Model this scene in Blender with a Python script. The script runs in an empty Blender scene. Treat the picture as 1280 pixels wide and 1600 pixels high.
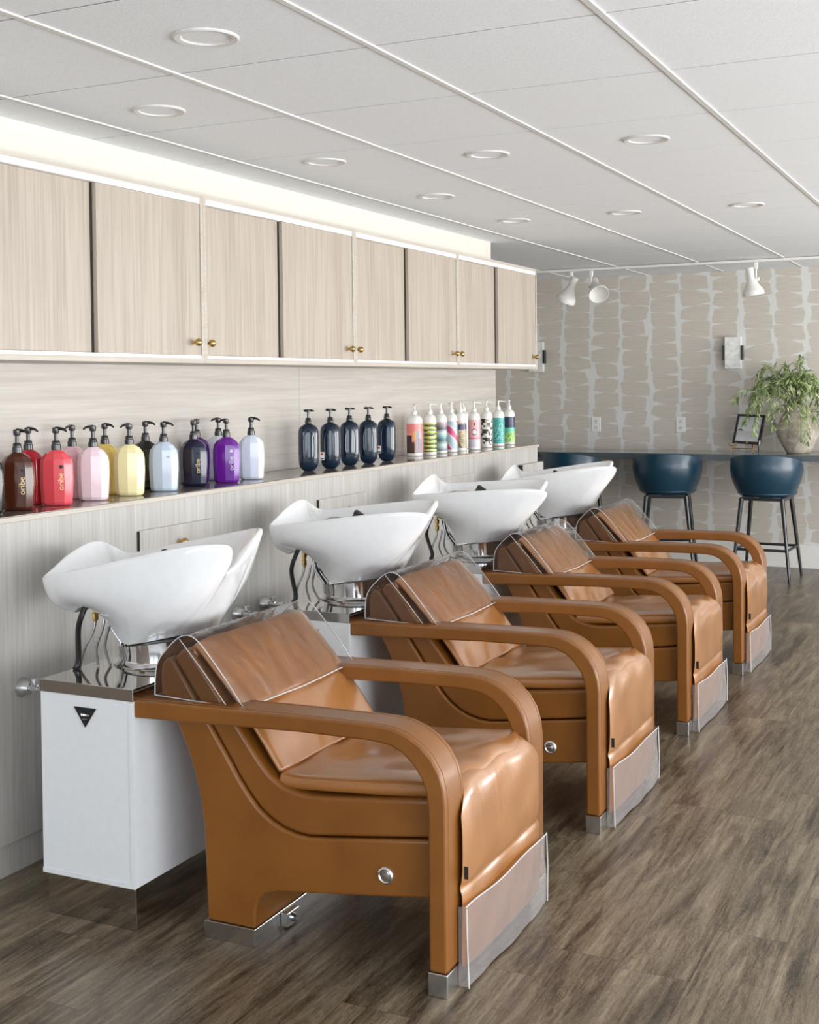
import bpy, bmesh, math, random
from mathutils import Vector, Matrix
R = math.radians
sc = bpy.context.scene
col = sc.collection
random.seed(7)

# ------------------------------------------------------------------ camera
CAMZ = 1.439
F_PX, CY_PX, YAW, PITCH, ROLL = 1974.5, 643.8, -0.449, -0.0214, -0.0116
def cam_axes(yaw, pitch, roll):
    f = Vector((math.sin(yaw)*math.cos(pitch), math.cos(yaw)*math.cos(pitch), math.sin(pitch)))
    r = Vector((math.cos(yaw), -math.sin(yaw), 0)); d = -r.cross(f)
    c, s = math.cos(roll), math.sin(roll)
    return c*r - s*d, s*r + c*d, f
cr, cd, cf = cam_axes(YAW, PITCH, ROLL)
cam_data = bpy.data.cameras.new('camera')
cam_data.sensor_fit = 'HORIZONTAL'; cam_data.sensor_width = 36
cam_data.lens = 36*F_PX/1280
cam_data.shift_y = (CY_PX-800)/1280
cam_data.clip_start = 0.05; cam_data.clip_end = 100
cam = bpy.data.objects.new('camera', cam_data); col.objects.link(cam)
m = Matrix((( cr.x, -cd.x, -cf.x, 0), (cr.y, -cd.y, -cf.y, 0), (cr.z, -cd.z, -cf.z, CAMZ), (0, 0, 0, 1)))
cam.matrix_world = m
sc.camera = cam

# ------------------------------------------------------------------ world, exposure, light
sc.view_settings.view_transform = 'Standard'
sc.view_settings.look = 'None'
sc.view_settings.gamma = 1
sc.view_settings.use_curve_mapping = False
sc.view_settings.exposure = 0.0
w = bpy.data.worlds.new('sky'); sc.world = w; w.use_nodes = True
w.node_tree.nodes['Background'].inputs[0].default_value = (0.86, 0.93, 1.0, 1)
w.node_tree.nodes['Background'].inputs[1].default_value = 2.0

def area(name, loc, rot, sx, sy, power, colr):
    d = bpy.data.lights.new(name, 'AREA'); d.shape = 'RECTANGLE'; d.size = sx; d.size_y = sy
    d.energy = power; d.color = colr
    o = bpy.data.objects.new(name, d); col.objects.link(o); o.location = loc; o.rotation_euler = rot
    return o
# daylight entering through the street windows on the right and behind the camera
RW = 2.6        # right wall plane
area('daylight_right_far', (RW+0.45, 7.8, 0.85), (0, R(118), 0), 2.2, 3.8, 320, (1.0, 0.985, 0.965))
area('daylight_right', (RW+0.45, 4.0, 0.85), (0, R(122), 0), 2.2, 3.6, 160, (1.0, 0.99, 0.975))
area('daylight_right_near', (RW+0.45, -.4, 0.90), (0, R(116), 0), 2.2, 4.8, 320, (0.96, 0.98, 1.0))
area('daylight_front', (-0.5, -3.45, 1.0), (R(108), 0, 0), 5.2, 2.2, 85, (0.84, 0.92, 1.0))

# ------------------------------------------------------------------ materials
def new_mat(name):
    mt = bpy.data.materials.new(name); mt.use_nodes = True
    nt = mt.node_tree; b = nt.nodes['Principled BSDF']
    return mt, nt, b
def N(nt, typ, **kw):
    n = nt.nodes.new(typ)
    for k, v in kw.items():
        if k == 'inp':
            for a, c in v.items(): n.inputs[a].default_value = c
        else: setattr(n, k, v)
    return n
def LK(nt, a, b): nt.links.new(a, b)
def M_(nt, op, a, b=None, c=None):
    n = nt.nodes.new('ShaderNodeMath'); n.operation = op
    for i, v in enumerate((a, b, c)):
        if v is None: continue
        if isinstance(v, (int, float)): n.inputs[i].default_value = v
        else: nt.links.new(v, n.inputs[i])
    return n.outputs[0]
def ramp(nt, fac, stops, interp='LINEAR'):
    r = nt.nodes.new('ShaderNodeValToRGB'); r.color_ramp.interpolation = interp
    e = r.color_ramp.elements
    while len(e) < len(stops): e.new(0.5)
    for i, (p, c) in enumerate(stops):
        e[i].position = p; e[i].color = (c[0], c[1], c[2], 1)
    nt.links.new(fac, r.inputs[0]); return r.outputs[0]
def mixc(nt, fac, a, b, typ='MIX'):
    n = nt.nodes.new('ShaderNodeMix'); n.data_type = 'RGBA'; n.blend_type = typ
    if isinstance(fac, (int, float)): n.inputs[0].default_value = fac
    else: nt.links.new(fac, n.inputs[0])
    for i, v in ((6, a), (7, b)):
        if isinstance(v, tuple): n.inputs[i].default_value = (v[0], v[1], v[2], 1)
        else: nt.links.new(v, n.inputs[i])
    return n.outputs[2]
def srgb(r, g, b):
    f = lambda c: (c/255/12.92 if c/255 <= .04045 else ((c/255+.055)/1.055)**2.4)
    return (f(r), f(g), f(b))
def bump(nt, b, h, strength=.3, dist=.002):
    n = nt.nodes.new('ShaderNodeBump'); n.inputs['Strength'].default_value = strength
    n.inputs['Distance'].default_value = dist; nt.links.new(h, n.inputs['Height'])
    nt.links.new(n.outputs[0], b.inputs['Normal'])
def noise(nt, vec, scale, detail=3, rough=.5, dist=0):
    n = nt.nodes.new('ShaderNodeTexNoise'); n.inputs['Scale'].default_value = scale
    n.inputs['Detail'].default_value = detail; n.inputs['Roughness'].default_value = rough
    n.inputs['Distortion'].default_value = dist
    if vec is not None: nt.links.new(vec, n.inputs['Vector'])
    return n.outputs[0]
def objco(nt, scale=(1, 1, 1), loc=(0, 0, 0)):
    t = nt.nodes.new('ShaderNodeTexCoord'); mp = nt.nodes.new('ShaderNodeMapping')
    mp.inputs['Scale'].default_value = scale; mp.inputs['Location'].default_value = loc
    nt.links.new(t.outputs['Object'], mp.inputs[0]); return mp.outputs[0]

def plain(name, c, rough=.5, metal=0, coat=0, bumpy=0, **kw):
    mt, nt, b = new_mat(name)
    v = objco(nt)
    n = noise(nt, v, 35, 2)
    cc = mixc(nt, n, tuple(x*.96 for x in c), tuple(min(1, x*1.04) for x in c))
    LK(nt, cc, b.inputs['Base Color'])
    b.inputs['Roughness'].default_value = rough; b.inputs['Metallic'].default_value = metal
    b.inputs['Coat Weight'].default_value = coat; b.inputs['Coat Roughness'].default_value = .08
    if bumpy: bump(nt, b, noise(nt, v, bumpy, 3), .25, .001)
    return mt

def laminate(name, c1, c2, grain='Z', rough=.45):
    mt, nt, b = new_mat(name)
    s = {'Z': (85, 85, 2.6), 'Y': (110, 2.6, 90)}[grain]
    v = objco(nt, s)
    n1 = noise(nt, v, 1, 5, .6, .4)
    s2 = {'Z': (14, 14, .45), 'Y': (16, .8, 18)}[grain]
    n2 = noise(nt, objco(nt, s2), 1, 3, .5, 1.0)
    f = M_(nt, 'ADD', M_(nt, 'MULTIPLY', n1, .6), M_(nt, 'MULTIPLY', n2, .4))
    c = ramp(nt, f, [(.32, c1), (.50, tuple((a+b_)/2 for a, b_ in zip(c1, c2))), (.68, c2)])
    LK(nt, c, b.inputs['Base Color']); b.inputs['Roughness'].default_value = rough
    bump(nt, b, n1, .12, .0008)
    return mt

M = {}
M['door'] = laminate('laminate_vertical', srgb(162, 150, 137), srgb(196, 185, 172))
M['base'] = laminate('laminate_base', srgb(166, 162, 156), srgb(200, 198, 194))
M['splash'] = laminate('laminate_horizontal', srgb(178, 171, 163), srgb(204, 199, 192), 'Y')
M['edge'] = laminate('laminate_edge', srgb(178, 169, 158), srgb(204, 196, 185), 'Y')
M['white_paint'] = plain('white_paint', srgb(226, 222, 212), .6)
M['taupe_paint'] = plain('taupe_paint', srgb(104, 92, 80), .6)
M['white_trim'] = plain('white_trim', srgb(240, 238, 234), .4)
M['grid_white'] = plain('grid_white', srgb(222, 221, 218), .5)
M['grid_shade'] = plain('grid_shade', srgb(138, 136, 132), .7)  # cross tees coloured darker to paint in the shade of the tile grooves
M['white_lacquer'] = plain('white_lacquer', srgb(232, 235, 238), .22, coat=.3)
M['ceramic'] = plain('white_ceramic', srgb(244, 246, 248), .08, coat=.6)
M['chrome'] = plain('chrome', (.82, .82, .83), .07, 1)
M['dark_chrome'] = plain('polished_steel', (.58, .56, .54), .06, 1)
M['steel'] = plain('brushed_steel', (.62, .62, .62), .25, 1)
M['brass'] = plain('brass', srgb(196, 164, 104), .26, 1)
M['gold'] = plain('gold_brass', srgb(238, 206, 130), .22, 1)
M['gold_print'] = plain('gold_print', srgb(232, 208, 150), .35, .3)
M['black_plastic'] = plain('black_plastic', (.018, .018, .02), .22, coat=.3)
M['black_metal'] = plain('black_metal', (.016, .018, .02), .3, coat=.2)
M['black_rubber'] = plain('black_rubber', (.012, .012, .013), .3)
M['edge_shade'] = plain('painted_edge_shade', (.03, .024, .02), .7)  # near-black colour for painted shade at door gaps and drawer sides
M['shelf_top'] = plain('dark_laminate', srgb(128, 120, 112), .16, coat=.5)
M['counter'] = plain('dark_counter', srgb(92, 100, 104), .14, coat=.4)
M['teal'] = plain('teal_leather', srgb(22, 58, 78), .34, coat=.15, bumpy=120)
M['clay'] = None
M['wire'] = plain('braided_steel', (.6, .6, .6), .3, 1)

def leather(name, lo, hi, coat, crough, rough, fold, fold_amt, spec=.5):
    mt, nt, b = new_mat(name)
    n = noise(nt, objco(nt), 6, 4, .55, .3)
    LK(nt, ramp(nt, n, [(.3, lo), (.7, hi)]), b.inputs['Base Color'])
    b.inputs['Roughness'].default_value = rough; b.inputs['Coat Weight'].default_value = coat
    b.inputs['Coat Roughness'].default_value = crough; b.inputs['Specular IOR Level'].default_value = spec
    if fold_amt: bump(nt, b, noise(nt, objco(nt, fold), 1.0, 3, .5, 1.4), fold_amt, .016)
    else: bump(nt, b, noise(nt, objco(nt), 260, 2), .12, .0006)
    return mt
M['leather'] = leather('caramel_leather_shaded', srgb(122, 74, 24), srgb(136, 85, 32), .40, .20, .42, None, 0, .4)  # same hide as the cushions, colour darkened for the shaded chair sides
M['leather_soft_lit'] = leather('caramel_cushion_leather_lit', srgb(152, 98, 46), srgb(170, 113, 60), 1.0, .20, .34, (2.6, 7, 2.6), .30, .7)  # same hide as the shell, colour lightened for faces toward the windows
def clear_plastic(name, tint=(1, 1, 1), haze=.0, wr=9, gl=.9, dif=(.8, .82, .84)):
    mt = bpy.data.materials.new(name); mt.use_nodes = True; nt = mt.node_tree
    nt.nodes.clear()
    out = N(nt, 'ShaderNodeOutputMaterial')
    tr = N(nt, 'ShaderNodeBsdfTransparent'); tr.inputs[0].default_value = (*tint, 1)
    g = N(nt, 'ShaderNodeBsdfGlossy'); g.inputs['Roughness'].default_value = .06; g.inputs[0].default_value = (gl, gl, gl, 1)
    di = N(nt, 'ShaderNodeBsdfDiffuse'); di.inputs[0].default_value = (*dif, 1)
    fr = N(nt, 'ShaderNodeFresnel'); fr.inputs[0].default_value = 1.44
    v = objco(nt, (1, 1.6, 1))
    n = noise(nt, v, wr, 3, .55, 1.2)
    bp = N(nt, 'ShaderNodeBump'); bp.inputs['Strength'].default_value = .42; bp.inputs['Distance'].default_value = .025
    LK(nt, n, bp.inputs['Height']); LK(nt, bp.outputs[0], g.inputs['Normal']); LK(nt, bp.outputs[0], fr.inputs['Normal'])
    m1 = N(nt, 'ShaderNodeMixShader'); LK(nt, fr.outputs[0], m1.inputs[0]); LK(nt, tr.outputs[0], m1.inputs[1]); LK(nt, g.outputs[0], m1.inputs[2])
    m2 = N(nt, 'ShaderNodeMixShader'); m2.inputs[0].default_value = haze
    LK(nt, m1.outputs[0], m2.inputs[1]); LK(nt, di.outputs[0], m2.inputs[2]); LK(nt, m2.outputs[0], out.inputs[0])
    return mt
M['film'] = clear_plastic('clear_vinyl', haze=.012, wr=6)
M['film_hazy'] = clear_plastic('hazy_vinyl', haze=.30, wr=4, dif=(.50, .47, .47))
M['film_edge'] = clear_plastic('vinyl_seam', haze=.55)

def floor_mat():
    mt, nt, b = new_mat('plank_floor')
    W, Ln = .178, 1.22
    t = N(nt, 'ShaderNodeTexCoord'); sp = N(nt, 'ShaderNodeSeparateXYZ'); LK(nt, t.outputs['Object'], sp.inputs[0])
    x, y = sp.outputs[0], sp.outputs[1]
    xi = M_(nt, 'DIVIDE', x, W); row = M_(nt, 'FLOOR', xi); fx = M_(nt, 'FRACT', xi)
    wn = N(nt, 'ShaderNodeTexWhiteNoise'); wn.noise_dimensions = '1D'; LK(nt, row, wn.inputs['W'])
    yi = M_(nt, 'ADD', M_(nt, 'DIVIDE', y, Ln), wn.outputs[0]); pl = M_(nt, 'FLOOR', yi); fy = M_(nt, 'FRACT', yi)
    cmb = N(nt, 'ShaderNodeCombineXYZ'); LK(nt, row, cmb.inputs[0]); LK(nt, pl, cmb.inputs[1])
    wn2 = N(nt, 'ShaderNodeTexWhiteNoise'); wn2.noise_dimensions = '3D'; LK(nt, cmb.outputs[0], wn2.inputs['Vector'])
    rnd = wn2.outputs[0]
    # per-plank shifted grain
    c2 = N(nt, 'ShaderNodeCombineXYZ')
    LK(nt, M_(nt, 'ADD', M_(nt, 'MULTIPLY', x, 1.0), M_(nt, 'MULTIPLY', rnd, 37.0)), c2.inputs[0])
    LK(nt, M_(nt, 'ADD', y, M_(nt, 'MULTIPLY', rnd, 11.0)), c2.inputs[1])
    def st(sx, sy):
        mp = N(nt, 'ShaderNodeMapping'); mp.inputs['Scale'].default_value = (sx, sy, 1); LK(nt, c2.outputs[0], mp.inputs[0]); return mp.outputs[0]
    g1 = noise(nt, st(48, 3.0), 1, 6, .70, .7)
    g2 = noise(nt, st(13, 1.5), 1, 6, .66, 1.1)
    g3 = noise(nt, st(150, 30), 1, 4, .7, 1.5)
    f = M_(nt, 'ADD', M_(nt, 'ADD', M_(nt, 'MULTIPLY', g1, .34), M_(nt, 'MULTIPLY', g2, .44)), M_(nt, 'MULTIPLY', g3, .24))
    c = ramp(nt, f, [(.395, srgb(46, 39, 32)), (.46, srgb(86, 75, 61)), (.515, srgb(113, 101, 84)), (.57, srgb(134, 122, 103)), (.64, srgb(158, 147, 128))])
    tint = ramp(nt, rnd, [(0, (.84, .82, .80)), (.5, (.97, .94, .90)), (1, (1.08, 1.05, 1.0))])
    c = mixc(nt, 1.0, c, tint, 'MULTIPLY')
    ex = M_(nt, 'MULTIPLY', M_(nt, 'MINIMUM', fx, M_(nt, 'SUBTRACT', 1, fx)), W)
    ey = M_(nt, 'MULTIPLY', M_(nt, 'MINIMUM', fy, M_(nt, 'SUBTRACT', 1, fy)), Ln)
    e = M_(nt, 'LESS_THAN', M_(nt, 'MINIMUM', ex, ey), .0011)
    c = mixc(nt, M_(nt, 'MULTIPLY', e, .55), c, (.05, .04, .035))
    LK(nt, c, b.inputs['Base Color'])
    LK(nt, M_(nt, 'ADD', .20, M_(nt, 'MULTIPLY', g1, .24)), b.inputs['Roughness'])
    bump(nt, b, f, .18, .0015)
    return mt
M['floor'] = floor_mat()

def tile_mat():
    mt, nt, b = new_mat('ceiling_tile')
    v = objco(nt); n = noise(nt, v, 160, 4, .7)
    c = ramp(nt, n, [(.3, srgb(232, 235, 238)), (.6, srgb(242, 245, 248))])
    LK(nt, c, b.inputs['Base Color']); b.inputs['Roughness'].default_value = .9
    bump(nt, b, n, .35, .002)
    return mt
M['tile'] = tile_mat()

def wallpaper():
    mt, nt, b = new_mat('brushstroke_wallpaper')
    t = N(nt, 'ShaderNodeTexCoord'); sp = N(nt, 'ShaderNodeSeparateXYZ'); LK(nt, t.outputs['Object'], sp.inputs[0])
    X, Z = sp.outputs[0], sp.outputs[2]
    P, H = .243, .122
    nz = noise(nt, objco(nt, (1, 1, 1)), 9, 3, .6)
    nz2 = noise(nt, objco(nt, (1, 1, 1), (5, 3, 8)), 11, 3, .6)
    xs = M_(nt, 'ADD', X, M_(nt, 'MULTIPLY', M_(nt, 'SUBTRACT', nz, .5), .05))
    u = M_(nt, 'DIVIDE', xs, P); ci = M_(nt, 'FLOOR', u); fu = M_(nt, 'SUBTRACT', M_(nt, 'FRACT', u), .5)
    wn = N(nt, 'ShaderNodeTexWhiteNoise'); wn.noise_dimensions = '1D'; LK(nt, ci, wn.inputs['W'])
    zt = M_(nt, 'ADD', Z, M_(nt, 'MULTIPLY', M_(nt, 'SUBTRACT', nz2, .5), .022))
    # a slight tilt of every stroke
    v0 = M_(nt, 'ADD', M_(nt, 'ADD', M_(nt, 'DIVIDE', zt, H), M_(nt, 'MULTIPLY', wn.outputs[0], 1.0)), M_(nt, 'MULTIPLY', fu, M_(nt, 'MULTIPLY', M_(nt, 'SINE', M_(nt, 'ADD', M_(nt, 'MULTIPLY', Z, 17.0), M_(nt, 'MULTIPLY', ci, 2.3))), .22)))
    r0 = M_(nt, 'FLOOR', v0)
    cmb = N(nt, 'ShaderNodeCombineXYZ'); LK(nt, ci, cmb.inputs[0]); LK(nt, r0, cmb.inputs[1])
    w2 = N(nt, 'ShaderNodeTexWhiteNoise'); w2.noise_dimensions = '3D'; LK(nt, cmb.outputs[0], w2.inputs['Vector'])
    s2 = N(nt, 'ShaderNodeSeparateColor'); LK(nt, w2.outputs['Color'], s2.inputs[0])
    ra, rb, rc = s2.outputs[0], s2.outputs[1], s2.outputs[2]
    fv = M_(nt, 'SUBTRACT', M_(nt, 'FRACT', v0), .5)
    hw = M_(nt, 'ADD', .37, M_(nt, 'MULTIPLY', ra, .12))
    sh = M_(nt, 'MULTIPLY', M_(nt, 'SUBTRACT', rb, .5), .10)
    skew = M_(nt, 'MULTIPLY', fv, M_(nt, 'MULTIPLY', M_(nt, 'SUBTRACT', rc, .5), .22))
    ax = M_(nt, 'ABSOLUTE', M_(nt, 'ADD', M_(nt, 'ADD', fu, sh), skew))
    # rounded corners: width shrinks near the top and bottom of a stroke
    av = M_(nt, 'ABSOLUTE', fv)
    shrink = M_(nt, 'MULTIPLY', M_(nt, 'POWER', M_(nt, 'MULTIPLY', av, 2.0), 9.0), .09)
    dx = M_(nt, 'SUBTRACT', M_(nt, 'SUBTRACT', hw, shrink), ax)
    inx = N(nt, 'ShaderNodeMapRange'); inx.inputs[1].default_value = -.008; inx.inputs[2].default_value = .008; LK(nt, dx, inx.inputs[0])
    # thin light wedge between strokes, opening toward one end
    wedge = M_(nt, 'MULTIPLY', M_(nt, 'MAXIMUM', 0.0, M_(nt, 'MULTIPLY', M_(nt, 'SUBTRACT', fu, .02), M_(nt, 'SUBTRACT', rc, .35))), .55)
    wedge2 = M_(nt, 'MULTIPLY', M_(nt, 'MAXIMUM', 0.0, M_(nt, 'MULTIPLY', M_(nt, 'SUBTRACT', -.05, fu), M_(nt, 'SUBTRACT', .7, rc))), .55)
    wd = M_(nt, 'ADD', M_(nt, 'ADD', wedge, wedge2), -.004)
    dv = M_(nt, 'SUBTRACT', M_(nt, 'SUBTRACT', .5, wd), av)
    inv = N(nt, 'ShaderNodeMapRange'); inv.inputs[1].default_value = -.003; inv.inputs[2].default_value = .012; LK(nt, dv, inv.inputs[0])
    mask = M_(nt, 'MULTIPLY', inx.outputs[0], inv.outputs[0])
    br = noise(nt, objco(nt, (5, 1, 150)), 1, 4, .6)
    stroke = ramp(nt, br, [(.3, srgb(196, 188, 177)), (.7, srgb(211, 204, 194))])
    bg = ramp(nt, noise(nt, objco(nt, (150, 1, 6)), 1, 2), [(.3, srgb(216, 216, 213)), (.7, srgb(226, 226, 224))])
    LK(nt, mixc(nt, mask, bg, stroke), b.inputs['Base Color']); b.inputs['Roughness'].default_value = .6
    return mt
M['wallpaper'] = wallpaper()

def clay():
    mt, nt, b = new_mat('weathered_clay')
    v = objco(nt); n = noise(nt, v, 14, 5, .65, .8); n2 = noise(nt, v, 60, 4, .7)
    c = ramp(nt, n, [(.3, srgb(140, 129, 112)), (.48, srgb(186, 177, 160)), (.7, srgb(216, 210, 197))])
    LK(nt, c, b.inputs['Base Color']); b.inputs['Roughness'].default_value = .85; bump(nt, b, n2, .6, .004)
    return mt
M['clay'] = clay()
def alabaster():
    mt, nt, b = new_mat('alabaster')
    v = objco(nt); n = noise(nt, v, 18, 4, .6, 1.5)
    c = ramp(nt, n, [(.35, srgb(222, 222, 220)), (.6, srgb(246, 246, 244))])
    LK(nt, c, b.inputs['Base Color']); b.inputs['Roughness'].default_value = .35
    return mt
M['alabaster'] = alabaster()
M['leaf'] = None
def leafm():
    mt, nt, b = new_mat('green_leaf')
    n = noise(nt, objco(nt), 22, 3, .6)
    c = ramp(nt, n, [(.3, srgb(70, 96, 50)), (.48, srgb(136, 160, 96)), (.64, srgb(206, 218, 162))])
    LK(nt, c, b.inputs['Base Color']); b.inputs['Roughness'].default_value = .5
    return mt
M['leaf'] = leafm()
M['twig'] = plain('twig', srgb(96, 82, 56), .7)

# ------------------------------------------------------------------ mesh helpers
def obj(name, bm, mat, parent=None, smooth=False, loc=None, bevel=0, seg=2, subsurf=0, angle=35):
    me = bpy.data.meshes.new(name); bmesh.ops.recalc_face_normals(bm, faces=bm.faces[:]); bm.to_mesh(me); bm.free()
    if smooth:
        for p in me.polygons: p.use_smooth = True
    for mm in (mat if isinstance(mat, (list, tuple)) else [mat]): me.materials.append(mm)
    o = bpy.data.objects.new(name, me); col.objects.link(o)
    if parent: o.parent = parent
    if loc: o.location = loc
    if bevel:
        b = o.modifiers.new('bevel', 'BEVEL'); b.width = bevel; b.segments = seg; b.limit_method = 'ANGLE'; b.angle_limit = R(30)
        b.harden_normals = False
    if subsurf:
        s = o.modifiers.new('sub', 'SUBSURF'); s.levels = subsurf; s.render_levels = subsurf
    if smooth and not subsurf: me.set_sharp_from_angle(angle=R(angle))
    return o
def tag(o, label=None, cat=None, group=None, kind=None):
    if label: o['label'] = label
    if cat: o['category'] = cat
    if group: o['group'] = group
    if kind: o['kind'] = kind
    return o
def thing(name, label, cat, loc=(0, 0, 0), rz=0, group=None):
    o = bpy.data.objects.new(name, None); col.objects.link(o); o.location = loc; o.rotation_euler = (0, 0, rz)
    o.empty_display_size = .1
    return tag(o, label, cat, group)
def dup(root, loc, rz=0):
    def rec(o, par):
        c = o.copy(); col.objects.link(c)
        if par: c.parent = par
        for ch in list(o.children): rec(ch, c)
        return c
    r = rec(root, None); r.location = loc; r.rotation_euler = (0, 0, rz)
    return r
def BM(): return bmesh.new()
def box(bm, x0, x1, y0, y1, z0, z1):
    vs = [bm.verts.new(p) for p in ((x0, y0, z0), (x1, y0, z0), (x1, y1, z0), (x0, y1, z0), (x0, y0, z1), (x1, y0, z1), (x1, y1, z1), (x0, y1, z1))]
    for f in ((0, 3, 2, 1), (4, 5, 6, 7), (0, 1, 5, 4), (1, 2, 6, 5), (2, 3, 7, 6), (3, 0, 4, 7)): bm.faces.new([vs[i] for i in f])
    return bm
def B(x0, x1, y0, y1, z0, z1): return box(BM(), x0, x1, y0, y1, z0, z1)
def prism_y(prof, y0, y1, bm=None):
    bm = bm or BM()
    a = [bm.verts.new((x, y0, z)) for x, z in prof]; b = [bm.verts.new((x, y1, z)) for x, z in prof]
    n = len(prof)
    for i in range(n): bm.faces.new((a[i], a[(i+1) % n], b[(i+1) % n], b[i]))
    bm.faces.new(a[::-1]); bm.faces.new(b)
    return bm
def rings(bm, rs, cap0=True, cap1=True, closed=True):
    V = [[bm.verts.new(p) for p in r] for r in rs]
    n = len(V[0])
    for i in range(len(V)-1):
        for j in range(n if closed else n-1):
            k = (j+1) % n
            bm.faces.new((V[i][j], V[i][k], V[i+1][k], V[i+1][j]))
    if cap0: bm.faces.new(V[0][::-1])
    if cap1: bm.faces.new(V[-1])
    return V
def circ(c, r, n, ax='Z'):
    out = []
    for i in range(n):
        a = 2*math.pi*i/n; u, v = r*math.cos(a), r*math.sin(a)
        out.append({'Z': (c[0]+u, c[1]+v, c[2]), 'X': (c[0], c[1]+u, c[2]+v), 'Y': (c[0]+u, c[1], c[2]+v)}[ax])
    return out
def lathe(prof, n=32, c=(0, 0, 0), ax='Z', bm=None, cap0=True, cap1=True):
    bm = bm or BM()
    rs = []
    for r, h in prof:
        p = {'Z': (c[0], c[1], c[2]+h), 'X': (c[0]+h, c[1], c[2]), 'Y': (c[0], c[1]+h, c[2])}[ax]
        rs.append(circ(p, max(r, 1e-4), n, ax))
    rings(bm, rs, cap0, cap1); return bm
def tube(pts, r, n=10, bm=None, radii=None, cap=True):
    bm = bm or BM()
    P = [Vector(p) for p in pts]; rs = []
    up = None
    for i, p in enumerate(P):
        t = (P[min(i+1, len(P)-1)]-P[max(i-1, 0)]).normalized()
        if up is None: up = Vector((0, 0, 1)) if abs(t.z) < .9 else Vector((1, 0, 0))
        s = t.cross(up).normalized(); up = s.cross(t).normalized()
        rr = radii[i] if radii else r
        rs.append([p + s*(rr*math.cos(2*math.pi*k/n)) + up*(rr*math.sin(2*math.pi*k/n)) for k in range(n)])
    rings(bm, rs, cap, cap); return bm
def smooth_path(pts, k=6, closed=False):
    P = [Vector(p) for p in pts]; n = len(P); out = []
    rng = range(n) if closed else range(n-1)
    for i in rng:
        if closed: a, b, c, d = P[(i-1) % n], P[i], P[(i+1) % n], P[(i+2) % n]
        else: a, b, c, d = P[max(i-1, 0)], P[i], P[i+1], P[min(i+2, n-1)]
        for s in range(k):
            t = s/k
            out.append(.5*((2*b)+(c-a)*t+(2*a-5*b+4*c-d)*t*t+(3*b-a-3*c+d)*t**3))
    if not closed: out.append(P[-1])
    return out
def text_bm(s, size, extrude=.0003):
    cu = bpy.data.curves.new('lettering', 'FONT'); cu.body = s; cu.size = size; cu.extrude = extrude
    cu.align_x = 'CENTER'; cu.align_y = 'CENTER'; cu.resolution_u = 3
    o = bpy.data.objects.new('lettering', cu); col.objects.link(o)
    dg = bpy.context.evaluated_depsgraph_get(); me = bpy.data.meshes.new_from_object(o.evaluated_get(dg))
    bm = BM(); bm.from_mesh(me)
    bpy.data.objects.remove(o); bpy.data.curves.remove(cu); bpy.data.meshes.remove(me)
    return bm
def xf(bm, mat):
    bmesh.ops.transform(bm, matrix=mat, verts=bm.verts[:]); return bm
def struct(name, bm, mat, parent=None, **kw):
    o = obj(name, bm, mat, parent, **kw); o['kind'] = 'structure'; return o

# ------------------------------------------------------------------ room shell
CEIL = 2.304; BACK = 10.012; LW = -4.9; FRONT = -3.0; EX = -2.69; SPX = -2.985
struct('floor', B(LW-.1, RW+.1, FRONT-.1, BACK+.1, -.05, 0), M['floor'])
# ceiling: lay-in tiles resting in a metal grid
gx = [-2.695+.606*i for i in range(-4, 10)]
gy = [2.2788+.61*j for j in range(-9, 14)]
bm = B(LW-.1, RW+.1, FRONT-.1, BACK+.1, CEIL+.007, CEIL+.09)
xs_ = [LW]+[x for x in gx if LW < x < RW]+[RW]; ys_ = [FRONT]+[y for y in gy if FRONT < y < BACK]+[BACK]
for a, b_ in zip(xs_, xs_[1:]):
    for c, d in zip(ys_, ys_[1:]): box(bm, a+.001, b_-.001, c+.0046, d-.0046, CEIL, CEIL+.0071)
struct('ceiling', bm, M['tile'])
bm = BM()
for x in gx:
    if LW < x < RW: box(bm, x-.0085, x+.0085, FRONT, BACK, CEIL-.0045, CEIL+.0005)
struct('ceiling_grid', bm, M['grid_white']).parent = bpy.data.objects['ceiling']
bm = BM()
for y in ys_[1:-1]: box(bm, LW, RW, y-.0045, y+.0045, CEIL+.0016, CEIL+.0069)
g = struct('ceiling_cross_grid', bm, M['grid_shade'])
g.parent = bpy.data.objects['ceiling']
struct('wall_back', B(LW-.1, RW+.1, BACK, BACK+.1, 0, CEIL+.006), M['wallpaper'])
struct('wall_left_far', B(LW-.1, LW, FRONT, BACK, 0, CEIL+.006), M['white_paint']).name = 'wall_left'
struct('wall_partition', B(-3.20, SPX-.02, FRONT, 7.15, 0, CEIL+.006), M['taupe_paint'])
struct('wall_soffit', B(-3.0, -2.90, FRONT, 7.187, 2.1436, CEIL+.006), M['white_paint'])
struct('baseboard_back', B(LW, RW, BACK-.016, BACK, 0, .181), M['white_trim'], bevel=.003)
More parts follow.
